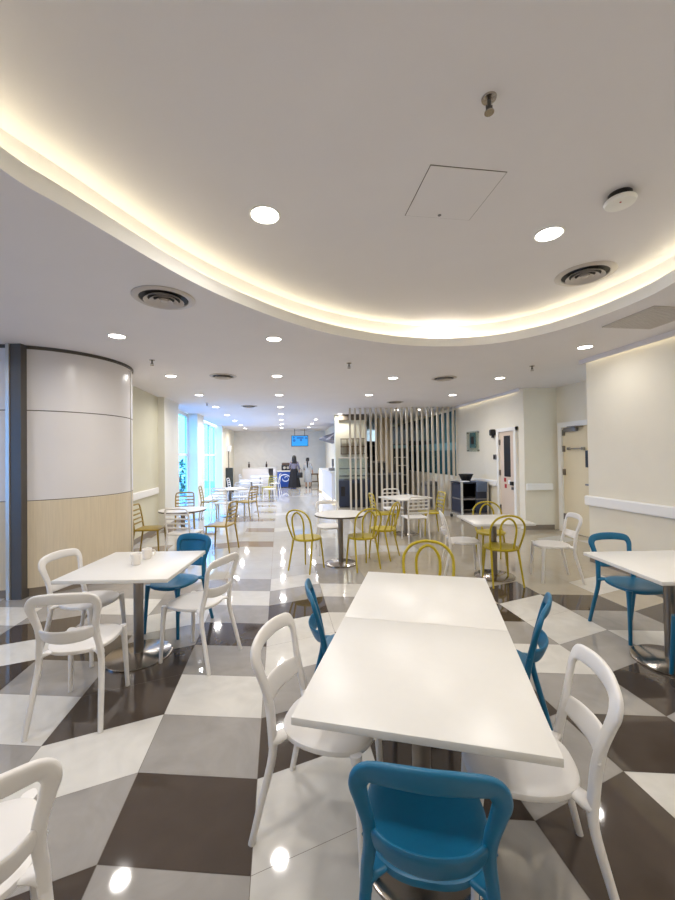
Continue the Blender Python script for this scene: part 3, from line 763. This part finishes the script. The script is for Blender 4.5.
def c2(ell, sleeves, k, root):
    ell([(0, 0, .3, .22, .19), (0, 0, .6, .2, .17), (0, 0, .86, .175, .14), (0, 0, 1.04, .135, .11), (0, 0, 1.24, .165, .12), (0, 0, 1.33, .12, .09), (0, 0, 1.37, .06, .065)], 'dress', DRESS, 32, .02)
    sleeves(DRESS, .2)
    ell([(0, -.015, 1.42, .085, .08), (0, -.02, 1.5, .096, .096), (0, -.01, 1.57, .09, .095), (0, 0, 1.61, .05, .06)], 'hair', HAIR)
    ell([(.02, -.13, 1.05, .012, .012), (.02, -.14, 1.18, .035, .03), (.01, -.14, 1.36, .042, .035), (0, -.12, 1.5, .036, .03)], 'ponytail', HAIR)
    ell([(-.1, .02, .0, .05, .1), (-.1, .02, .05, .05, .08)], 'shoe', BLACK, 16); ell([(.1, .02, .0, .05, .1), (.1, .02, .05, .05, .08)], 'shoe', BLACK, 16)
p1, p2 = g(294.5, 488.5), g(308, 487.5)
person('person', (p1.x, p1.y, 0), .1, 1.62, 'person with long black hair in grey blouse and long black skirt, seen from behind', c1)
person('person', (p2.x, p2.y, 0), -.15, 1.5, 'person with dark ponytail in pale grey dress, standing at the wooden stool', c2)
t = empty('handbag', ((p1.x+p2.x)/2-.02, p1.y-.22, .55))
bm = bmesh.new(); box(bm, (0, 0, .12), (.27, .1, .26), 0, .03); link('bag_body', bm, BLACK, t)
bm = bmesh.new(); sweep(bm, [(-.08, 0, .24, .008, .008), (-.06, 0, .4, .008, .008), (.0, 0, .44, .008, .008), (.06, 0, .4, .008, .008), (.08, 0, .24, .008, .008)], (0, 1, 0)); link('strap', bm, BLACK, t)
tag(t, 'black handbag hanging between the two women', 'handbag')

# ------------------------------------------------------------------ chairs
def chairA():
    P = []
    bm = bmesh.new()                                   # seat
    n = 40
    def outline(sc, dz, sag):
        L = []
        for i in range(n):
            a = 2*PI*i/n
            c, s = math.cos(a), math.sin(a)
            e = 2/2.7
            x = .196*math.copysign(abs(c)**e, c); y = .205*math.copysign(abs(s)**e, s)+.01
            if y < 0: x *= 1-.10*min(1, -y/.2)
            L.append(Vector((x*sc, .01+(y-.01)*sc, dz+sag*(1-sc)-.012*max(0, y-.12)/.1*max(0, (sc-.7)/.3)**2)))
        return L
    loft(bm, [outline(.93, .425, 0), outline(.985, .428, 0), outline(1, .438, 0), outline(.99, .449, 0), outline(.95, .453, 0), outline(.7, .449, 0), outline(.45, .446, 0), outline(.25, .4445, 0), outline(.1, .444, 0), outline(.02, .444, 0)])
    P.append(('seat', bm))
    bm = bmesh.new()                                   # loop back
    half = [(.172, -.188, .40, .0175, .0165), (.167, -.196, .47, .0175, .0165), (.157, -.21, .55, .0185, .016), (.159, -.225, .62, .019, .014), (.175, -.245, .7, .0215, .0125), (.181, -.26, .752, .026, .012), (.155, -.272, .79, .031, .0115), (.08, -.288, .802, .033, .0115), (0, -.294, .804, .034, .0115)]
    pts = half+[(-x, y, z, a, b) for x, y, z, a, b in half[-2::-1]]
    sweep(bm, pts, lambda p: (p.x*1.1, 1, .18), n=6, seg=16, power=3.2)
    P.append(('backrest', bm))
    bm = bmesh.new()
    half = [(.161, -.211, .59, .022, .009), (.147, -.221, .58, .036, .009), (.09, -.252, .568, .044, .0085), (0, -.268, .565, .046, .0085)]
    pts = half+[(-x, y, z, a, b) for x, y, z, a, b in half[-2::-1]]
    sweep(bm, pts, lambda p: (p.x*1.1, 1, .4), n=6, seg=16, power=3)
    P.append(('back_rail', bm))
    for sx in (-1, 1):                                 # shoulders joining seat and rear legs
        bm = bmesh.new(); sweep(bm, [(sx*.171, -.19, .425, .016, .022), (sx*.15, -.165, .436, .012, .03), (sx*.11, -.13, .44, .008, .03)], (0, 1, 0), n=4, seg=12); P.append(('shoulder', bm))
    for sx in (-1, 1):
        bm = bmesh.new(); sweep(bm, [(sx*.172, -.188, .402, .0175, .0165), (sx*.178, -.197, .33, .017, .016), (sx*.192, -.242, .15, .0155, .0145), (sx*.203, -.278, 0, .014, .0135)], (0, 1, .1), n=3, seg=12); P.append(('leg', bm))
        bm = bmesh.new(); sweep(bm, [(sx*.165, .17, .44, .024, .024), (sx*.172, .178, .37, .018, .018), (sx*.18, .19, .16, .0145, .0145), (sx*.186, .197, 0, .013, .013)], (0, 1, .1), n=3, seg=12); P.append(('leg', bm))
    return P
def chairB():
    P = []
    bm = bmesh.new(); lathe(bm, [(0, .425), (.17, .425), (.195, .428), (.203, .436), (.203, .452), (.198, .459), (.18, .459), (.1, .453), (0, .451)], 36); P.append(('seat', bm))
    r = .0125
    def hoop(half):
        bm = bmesh.new(); pts = [(x, y, z, r, r) for x, y, z in half]; pts += [(-x, y, z, a, b) for x, y, z, a, b in pts[-2::-1]]
        sweep(bm, pts, (0, 1, .12), n=6, seg=10, power=2); return bm
    P.append(('outer_hoop', hoop([(.18, -.1, .44), (.192, -.14, .53), (.208, -.185, .66), (.196, -.212, .76), (.125, -.232, .84), (0, -.24, .868)])))
    P.append(('inner_hoop', hoop([(.08, -.172, .445), (.088, -.19, .54), (.1, -.207, .66), (.092, -.218, .74), (.055, -.226, .805), (0, -.231, .832)])))
    for sx in (-1, 1):
        bm = bmesh.new(); sweep(bm, [(sx*.165, -.105, .44, .015, .015), (sx*.178, -.15, .22, .0125, .0125), (sx*.188, -.2, 0, .011, .011)], (0, 1, .1), n=3, seg=10, power=2); P.append(('leg', bm))
        bm = bmesh.new(); sweep(bm, [(sx*.14, .13, .44, .015, .015), (sx*.155, .15, .22, .0125, .0125), (sx*.168, .168, 0, .011, .011)], (0, 1, .1), n=3, seg=10, power=2); P.append(('leg', bm))
    return P
def chairC():
    P = []
    bm = bmesh.new(); box(bm, (0, .0, .44), (.41, .4, .028), 0, .012); P.append(('seat', bm))
    bm = bmesh.new()
    half = [(.186, -.185, .44, .014, .012), (.188, -.205, .6, .013, .011), (.186, -.235, .76, .013, .011), (.165, -.248, .825, .013, .011), (.1, -.252, .836, .014, .011), (0, -.254, .838, .014, .011)]
    sweep(bm, half+[(-x, y, z, a, b) for x, y, z, a, b in half[-2::-1]], (0, 1, .2), n=4, seg=10); P.append(('back_frame', bm))
    for zz, yy in ((.54, -.197), (.61, -.208), (.68, -.22), (.75, -.234)):
        bm = bmesh.new(); box(bm, (0, yy, zz), (.36, .012, .026), 0, .004); P.append(('slat', bm))
    for sx in (-1, 1):
        bm = bmesh.new(); sweep(bm, [(sx*.186, -.185, .44, .015, .015), (sx*.2, -.25, 0, .011, .011)], (0, 1, .1), smooth=False, seg=10); P.append(('leg', bm))
        bm = bmesh.new(); sweep(bm, [(sx*.175, .17, .43, .015, .015), (sx*.188, .195, 0, .011, .011)], (0, 1, .1), smooth=False, seg=10); P.append(('leg', bm))
    return P
PROTO = {}
def chair(kind, m, x, y, phi, lab, grp):
    key = (kind, m.name)
    root = empty({'A': 'loop_chair', 'B': 'hoop_chair', 'C': 'slat_chair'}[kind], (x, y, 0), math.radians(phi-90))
    if key not in PROTO:
        PROTO[key] = []
        for nm, bm in {'A': chairA, 'B': chairB, 'C': chairC}[kind]():
            o = link(nm, bm, m, root, angle=50); PROTO[key].append(o)
    else:
        for s in PROTO[key]:
            o = s.copy(); COL.objects.link(o); o.parent = root
    tag(root, lab, 'chair', grp)
    return root
def table(name, x, y, rz, w, lab, round_=False, grp=None, edge=None, base=.255):
    root = empty(name, (x, y, 0), rz)
    bm = bmesh.new()
    if round_:
        lathe(bm, [(0, .722), (w-.004, .722), (w, .726), (w, .744)], 64); link('table_edge', bm, edge or EDGED, root)
        bm = bmesh.new(); lathe(bm, [(w, .744), (w-.002, .7475), (w-.01, .749), (0, .749)], 64); link('tabletop', bm, TOPW, root)
    else:
        box(bm, (0, 0, .7355), (w, w, .027), 0, .003); link('tabletop', bm, TOPW, root)
    bm = bmesh.new(); cyl(bm, (0, 0, .37), .038, .69, 32); link('pole', bm, STEEL, root)
    bm = bmesh.new(); lathe(bm, [(0, 0), (base, 0), (base, .012), (base-.012, .019), (.06, .03), (.045, .034), (0, .034)], 64); link('base', bm, CHROME, root)
    bm = bmesh.new(); box(bm, (0, 0, .717), (.32, .05, .012)); box(bm, (0, 0, .7165), (.05, .32, .012)); link('bracket', bm, GREYM, root, smooth=False)
    tag(root, lab, 'table', grp)
    return root

# --- big double table in front
FLc, FRc, NLc, NRc, SLc, SRc = [g(*p, .75) for p in ((368.9, 571.1), (485.8, 578.2), (292, 716.4), (560, 758.7), (348.9, 616.4), (505.8, 628.4))]
ex = ((NRc-NLc)+(FRc-FLc)+(SRc-SLc)).normalized()
ey = Vector((-ex.y, ex.x, 0))
TA = math.atan2(ex.y, ex.x)
cen = (NLc+NRc+FLc+FRc)/4
TWD = .822
n1 = cen-ey*(TWD/2+.001); n2 = cen+ey*(TWD/2+.001)
table('cafe_table', n1.x, n1.y, TA, TWD, 'square white table nearest the camera, pushed against another to make the long table', grp='the two halves of the long table')
table('cafe_table', n2.x, n2.y, TA, TWD, 'square white table forming the far half of the long front table', grp='the two halves of the long table')
A_ = math.degrees(TA)
G1 = 'chairs around the long front table'
chair('A', P_BLUE, .265, 1.265, 80, 'blue plastic chair with its back to the camera at the long table', G1)
chair('A', P_WHITE, -.055, 1.75, -18, 'white loop-back chair on the aisle side of the long table, near its front corner', G1)
chair('A', P_WHITE, .69, 1.525, 168, 'white loop-back chair beside the long table, behind the nearest blue chair, on the right', G1)
chair('A', P_BLUE, .095, 2.41, 7, 'blue plastic chair seen edge-on at the left of the long table', G1)
chair('A', P_BLUE, .87, 2.24, 148, 'blue plastic chair seen edge-on at the right of the long table', G1)
chair('B', P_YEL, .72, 3.12, -101, 'mustard yellow hoop chair at the far end of the long table facing the camera', G1)
# --- left table
table('cafe_table', -1.65, 3.2, .01, .83, 'square white pedestal table with two white mugs, by the round column', grp='square pedestal tables')
G2 = 'chairs around the table by the round column'
chair('A', P_WHITE, -1.67, 2.56, 99, 'white loop-back chair seen from behind at the table with two mugs', G2)
chair('A', P_WHITE, -2.1, 3.26, -10, 'white loop-back chair between the round column and the two-mug table', G2)
chair('A', P_WHITE, -1.17, 3.19, 160, 'white loop-back chair turned at the aisle side of the table with two mugs', G2)
fb = chair('A', P_BLUE, -1.56, 3.72, -108, 'blue plastic chair at the far side of the table with two mugs', G2)
bm = bmesh.new()
sweep(bm, [(.165, -.25, .7, .075, .006), (.1, -.276, .7, .08, .006), (0, -.287, .7, .08, .006), (-.1, -.276, .7, .08, .006), (-.165, -.25, .7, .075, .006)], (0, 1, .2), n=5, seg=14, power=4)
link('back_panel', bm, P_BLUE, fb)
for (x, y, a, lab) in ((136, 559.5, 2.6, 'white mug nearer the camera on the left table'), (147, 553.5, .4, 'white mug farther back on the left table')):
    p = g(x, y+5, .7495)
    t = empty('mug', p, a)
    bm = bmesh.new(); lathe(bm, [(0, 0), (.03, 0), (.034, .006), (.041, .085), (.039, .087), (.036, .083), (.031, .01), (0, .008)], 28); link('cup_body', bm, CER, t)
    bm = bmesh.new(); sweep(bm, [(.036, 0, .068, .005, .005), (.058, 0, .066, .005, .005), (.064, 0, .046, .005, .005), (.054, 0, .026, .005, .005), (.034, 0, .022, .005, .005)], (0, 1, 0), n=4, seg=8); link('handle', bm, CER, t)
    tag(t, lab, 'mug', 'mugs on the left table')
# --- right table
table('cafe_table', 2.53, 2.99, .02, .8, 'square white pedestal table by the right wall with blue chairs', grp='square pedestal tables')
G3 = 'blue chairs around the right table'
chair('A', P_BLUE, 2.6, 3.46, -88, 'blue plastic chair at the far side of the table by the right wall', G3)
chair('A', P_BLUE, 2.57, 2.62, 92, 'blue plastic chair cut off by the right edge of the photo, before the right table', G3)
chair('A', P_WHITE, -1.105, 1.14, 133, 'white loop-back chair alone in the bottom left corner', 'single white chair')
# --- square table with yellow and white chairs
table('cafe_table', 2.04, 5.12, 0, .74, 'square white pedestal table between two yellow hoop chairs, in front of the doors', grp='square pedestal tables')
G4 = 'chairs around the table in front of the doors'
chair('B', P_YEL, 2.02, 4.86, 92, 'mustard hoop chair seen from behind at the table in front of the doors', G4)
chair('B', P_YEL, 2.25, 5.75, -97, 'mustard hoop chair at the far side of the table in front of the doors', G4)
chair('A', P_WHITE, 1.68, 5.27, -8, 'white loop-back chair at the left of the table before the doors', G4)
chair('A', P_WHITE, 2.73, 4.98, 174, 'white loop-back chair on the right of the table in front of the doors', G4)
# --- centre round table
table('round_table', .03, 5.8, 0, .385, 'round white dark-edged pedestal table in the middle of the hall', True, 'round pedestal tables', base=.24)
G5 = 'chairs around the round table in the middle'
chair('B', P_YEL, -.45, 5.56, 57, 'mustard hoop chair at the aisle side of the round table in the middle', G5)
chair('A', P_WHITE, -.16, 6.5, -82, 'white plastic chair behind the round table in the middle', G5)
chair('B', P_YEL, .33, 5.6, 116, 'mustard hoop chair tucked at the right of the round table in the middle', G5)
chair('B', P_YEL, .7, 6.15, 150, 'mustard hoop chair between the middle round table and the table before the slats', G5)
# --- table by the slats
table('cafe_table', 1.36, 7.9, math.radians(28), .78, 'square white pedestal table turned at an angle in front of the slat screen', grp='square pedestal tables')
G6 = 'slat-back chairs around the table by the screen'
chair('C', P_WHITE, 1.43, 7.3, 99, 'white slat-back chair in front of the table by the slat screen', G6)
chair('C', P_WHITE, 1.22, 8.5, -82, 'white slat-back chair behind the table, next to the slat screen', G6)
chair('C', P_YEL, 1.86, 7.85, 188, 'mustard slat-back chair on the right of the table by the slat screen', G6)
chair('C', P_YEL, .9, 7.8, 10, 'mustard slat-back chair on the left of the table by the slat screen', G6)
# --- left round table
table('round_table', -2.6, 6.5, 0, .375, 'round white dark-edged pedestal table behind the round column near the left wall', True, 'round pedestal tables', base=.24)
G7 = 'slat-back chairs around the left round table'
chair('C', P_OLIVE, -3.14, 6.5, 6, 'olive slat-back chair against the left wall beside the round column', G7)
chair('C', P_WHITE, -2.42, 6.12, 82, 'white slat-back chair in front of the left round table', G7)
chair('C', P_OLIVE, -2.05, 6.75, 172, 'olive slat-back chair on the aisle side of the left round table', G7)
chair('C', P_OLIVE, -3.3, 8.35, -70, 'olive slat-back chair standing before the first window pillar', G7)
# --- second row by the windows
table('cafe_table', -2.95, 10.6, math.radians(30), .82, 'square white pedestal table beside the first tall window', grp='square pedestal tables')
G8 = 'chairs around the table at the first window'
chair('C', P_OLIVE, -2.4, 10.15, 160, 'olive slat-back chair on the aisle side of the table at the first window', G8)
chair('C', P_OLIVE, -3.4, 10.3, 10, 'olive slat-back chair on the window side of the table at the first window', G8)
chair('C', P_WHITE, -2.95, 9.92, 84, 'white slat-back chair in front of the table at the first window', G8)
chair('C', P_WHITE, -2.85, 11.3, -85, 'white slat-back chair behind the table at the first window', G8)
# --- rows at the second window
table('cafe_table', -3.1, 13.9, math.radians(8), .8, 'square white pedestal table beside the second tall window', grp='square pedestal tables')
G9 = 'chairs around the far tables'
chair('C', P_WHITE, -3.1, 13.2, 86, 'white slat-back chair in front of the table at the second window', G9)
chair('C', P_WHITE, -2.45, 13.9, 178, 'white slat-back chair on the aisle side of the table at the second window', G9)
chair('C', P_WHITE, -3.7, 13.95, 2, 'white slat-back chair on the window side of the table at the second window', G9)
chair('C', P_YEL, -2.62, 14.75, -120, 'yellow slat-back chair behind the table at the second window', G9)
table('cafe_table', -3.35, 16.7, math.radians(8), .8, 'square white pedestal table farthest from the camera, before the back counter', grp='square pedestal tables')
chair('C', P_WHITE, -3.35, 16.0, 86, 'white slat-back chair in front of the farthest table', G9)
chair('C', P_WHITE, -2.72, 16.7, 178, 'white slat-back chair on the aisle side of the farthest table', G9)
chair('C', P_WHITE, -3.97, 16.75, 2, 'white slat-back chair on the window side of the farthest table', G9)
chair('C', P_WHITE, -3.3, 17.4, -85, 'white slat-back chair behind the farthest table', G9)

# ------------------------------------------------------------------ ceiling fittings
POW = 10.5
def downlight(x, y, z, r, lab, power=POW, grp='round ceiling downlights', col=(1, .96, .915)):
    t = empty('ceiling_light', (x, y, z))
    bm = bmesh.new(); lathe(bm, [(r, 0), (r+.014, 0), (r+.014, -.004), (r+.006, -.007), (r, -.004)], 32, closed=True); link('frame', bm, FRAME, t)
    bm = bmesh.new(); lathe(bm, [(0, -.0035), (r, -.0035)], 32); link('diffuser', bm, LAMP, t)
    L = bpy.data.lights.new('lamp', 'AREA'); L.shape = 'DISK'; L.size = 2*r; L.energy = power; L.color = col; L.spread = math.radians(165)
    lo = bpy.data.objects.new('lamp', L); COL.objects.link(lo); lo.parent = t; lo.location = (0, 0, -.012)
    tag(t, lab, 'ceiling light', grp)
ordn = ['nearest', 'second', 'third', 'fourth', 'fifth', 'sixth', 'seventh', 'eighth']
for (px, py, lab) in ((265, 215, 'round downlight on the left of the oval ceiling tray'), (549, 234, 'round downlight in the oval ceiling tray beside the round vent'), (439, 326, 'round downlight at the far tip of the oval ceiling tray')):
    p = g(px, py, ZR); downlight(p.x, p.y, ZR, .092, lab, POW)
rows = {'window-side': ([(117, 336), (171, 376), (199, 395), (215.5, 407), (227, 415)], 4),
        'centre aisle': ([(274, 339), (277, 376), (279, 395), (280.4, 407), (281, 414)], 4),
        'slat-screen': ([(393, 378), (369, 395)], 0), 'wall-side': ([(585, 347), (500, 378), (452.5, 395)], 0)}
for nm, (pts, extra) in rows.items():
    P_ = [g(x, y, ZC) for x, y in pts]
    if extra:
        d = AX*2.08
        for k in range(extra-1):
            P_.append(P_[-1]+d)
    for i, p in enumerate(P_):
        if p.y > 20.3: continue
        if nm == 'slat-screen': lab = ['round ceiling downlight in line with the middle of the slat screen', 'round ceiling downlight before the left end of the slat screen'][i]
        else: lab = 'round ceiling downlight, %s of the %s row counting away from the camera' % (ordn[i], nm)
        downlight(p.x, p.y, ZC, .08, lab, (POW*.45 if nm == 'wall-side' else POW) if p.y < 8 else (12 if p.y < 11.5 else 20))
for i, (px, py) in enumerate(((340, 414), (399.6, 407.5), (423, 407))):
    p = g(px, py, ZC); downlight(p.x, max(p.y, 11.8) if i else p.y, ZC, .07, ['round ceiling downlight over the stall wall left of the slat screen', 'round ceiling downlight behind the middle of the slat screen', 'round ceiling downlight behind the right half of the slat screen'][i])
for i in range(3):
    Y = 14.6+2*i; downlight(BX(Y)-.5, Y, ZC, .07, 'small ceiling downlight, %s above the white service counter' % ['nearest', 'middle', 'farthest'][i], 10)
# unseen half of the hall behind the photographer is lit the same way
for (x, y) in ((-2.2, 2.1), (-2.0, -.2), (-4.4, 3.2), (-4.3, .6), (3.5, 2.6), (3.75, .2), (-1.5, -2.2), (2.6, -2.0)):
    L = bpy.data.lights.new('lamp', 'AREA'); L.shape = 'DISK'; L.size = .14; L.energy = POW; L.color = (1, .96, .915); L.spread = math.radians(165)
    lo = bpy.data.objects.new('lamp', L); COL.objects.link(lo); lo.location = (x, y, ZC-.012)
for (x, y) in ((-.2, 1.1), (1.5, .9)):
    L = bpy.data.lights.new('lamp', 'AREA'); L.shape = 'DISK'; L.size = .17; L.energy = POW; L.color = (1, .96, .915); L.spread = math.radians(165)
    lo = bpy.data.objects.new('lamp', L); COL.objects.link(lo); lo.location = (x, y, ZR-.012)

VR = mat('vent_ring', (196, 188, 182), .4); VD = mat('vent_dark', (40, 36, 34), .6)
def vent(p, R, lab):
    t = empty('ceiling_vent', p)
    bm = bmesh.new(); lathe(bm, [(R*.78, -.001), (R, -.001), (R, -.006), (R*.93, -.016), (R*.78, -.012)], 48, closed=True); link('outer_ring', bm, VR, t)
    bm = bmesh.new(); lathe(bm, [(0, -.002), (R*.8, -.002)], 48); link('throat', bm, VD, t)
    for k, q in enumerate((.64, .46, .28)):
        bm = bmesh.new(); lathe(bm, [(R*(q-.11), -.006), (R*q, -.03), (R*q, -.034), (R*(q-.13), -.012)], 40, closed=True); link('cone_ring', bm, VR, t)
    bm = bmesh.new(); lathe(bm, [(0, -.032), (R*.1, -.03), (R*.12, -.012), (0, -.01)], 24); link('centre_cap', bm, VR, t)
    tag(t, lab, 'ceiling vent', 'round ceiling vents')
vent(g(164, 298, ZC), .25, 'large round ceiling vent left of the oval tray')
vent(g(585, 274, ZR), .25, 'large round ceiling vent inside the oval tray')
vent(g(223, 376, ZC), .22, 'round ceiling vent over the aisle left of centre')
vent(g(444, 378, ZC), .22, 'round ceiling vent just beyond the far tip of the oval tray')
vent(g(395, 402, ZC), .22, 'round ceiling vent above the top of the slat screen')
vent(g(249, 406, ZC), .22, 'round ceiling vent far down the aisle between the window-side and aisle lights')
# square grille on the right
p = g(652, 318, ZC)
t = empty('ceiling_grille', p, AXA)
bm = bmesh.new(); box(bm, (0, 0, -.006), (.6, .6, .012), 0, .003); link('frame', bm, VR, t)
for k in range(12):
    bm = bmesh.new(); box(bm, (-.26+.047*k, 0, -.014), (.03, .54, .006)); link('blade', bm, VR, t, smooth=False)
tag(t, 'square grey ceiling grille above the right wall', 'ceiling grille')
# sprinklers
def sprinkler(p, s, lab):
    t = empty('ceiling_sprinkler', p)
    bm = bmesh.new(); lathe(bm, [(0, .004), (.036*s, .004), (.032*s, -.008), (.014*s, -.012), (0, -.012)], 20); link('rosette', bm, CHROME, t)
    bm = bmesh.new(); cyl(bm, (0, 0, -.026*s), .009*s, .04*s, 12)
    for sx in (-1, 1): cyl(bm, (sx*.012*s, 0, -.05*s), .004*s, .03*s, 8)
    link('nozzle', bm, GREYM, t)
    bm = bmesh.new(); cyl(bm, (0, 0, -.068*s), .022*s, .005*s, 16); link('deflector', bm, CHROME, t)
    tag(t, lab, 'sprinkler', 'ceiling sprinklers')
sprinkler(g(489, 98, ZR), 1.0, 'brass coloured sprinkler head in the oval tray above the access panel')
sprinkler(g(152, 360, ZC), 1.1, 'small sprinkler head on the ceiling behind the round column')
sprinkler(g(349, 363, ZC), 1.1, 'small sprinkler head on the ceiling just beyond the oval tray')
sprinkler(g(532, 366, ZC), 1.1, 'small sprinkler head on the ceiling near the right wall')
sprinkler(g(207, 403, ZC), 1.1, 'small sprinkler head on the ceiling before the first tall window')
# smoke detector
p = g(620, 194, ZR)
t = empty('smoke_detector', p)
bm = bmesh.new(); lathe(bm, [(0, 0), (.066, 0), (.066, -.04), (0, -.04)], 28); link('mount', bm, BLACK, t)
bm = bmesh.new(); lathe(bm, [(0, -.04), (.086, -.04), (.09, -.05), (.082, -.066), (.04, -.072), (0, -.072)], 32); link('cover', bm, FRAME, t)
bm = bmesh.new(); cyl(bm, (-.02, -.03, -.072), .006, .004, 10); link('indicator', bm, RED, t)
tag(t, 'white smoke detector on a dark mount in the oval tray', 'smoke detector')
# access panel
Q = [g(x, y, ZR) for x, y in ((406, 213), (473, 218), (500, 180), (430, 162))]
qc = sum(Q, Vector())/4
e1 = (Q[1]-Q[0]).normalized()
t = empty('access_panel', (qc.x, qc.y, ZR), math.atan2(e1.y, e1.x))
bm = bmesh.new(); box(bm, (0, 0, -.001), (.472, .472, .002)); link('gap', bm, JOINT, t, smooth=False)
bm = bmesh.new(); box(bm, (0, 0, -.0025), (.464, .464, .003)); link('panel', bm, CEIL, t, smooth=False)
bm = bmesh.new(); cyl(bm, (.0, .2, -.005), .012, .004, 14); link('lock', bm, GREYP, t)
tag(t, 'square flush access panel outlined on the oval tray ceiling', 'access panel')

# ------------------------------------------------------------------ daylight and output
w = bpy.data.worlds.new('world'); S.world = w; w.use_nodes = True
bg = w.node_tree.nodes['Background']
bg.inputs[0].default_value = (.5, .75, 1, 1); bg.inputs[1].default_value = 6
S.view_settings.view_transform = 'Standard'; S.view_settings.look = 'None'
S.view_settings.gamma = 1; S.view_settings.use_curve_mapping = False
S.view_settings.exposure = 0.36
cy = S.cycles
cy.use_denoising = True
cy.max_bounces = 8; cy.diffuse_bounces = 5; cy.glossy_bounces = 4; cy.transparent_max_bounces = 8
cy.sample_clamp_indirect = 6
cy.caustics_reflective = False; cy.caustics_refractive = False
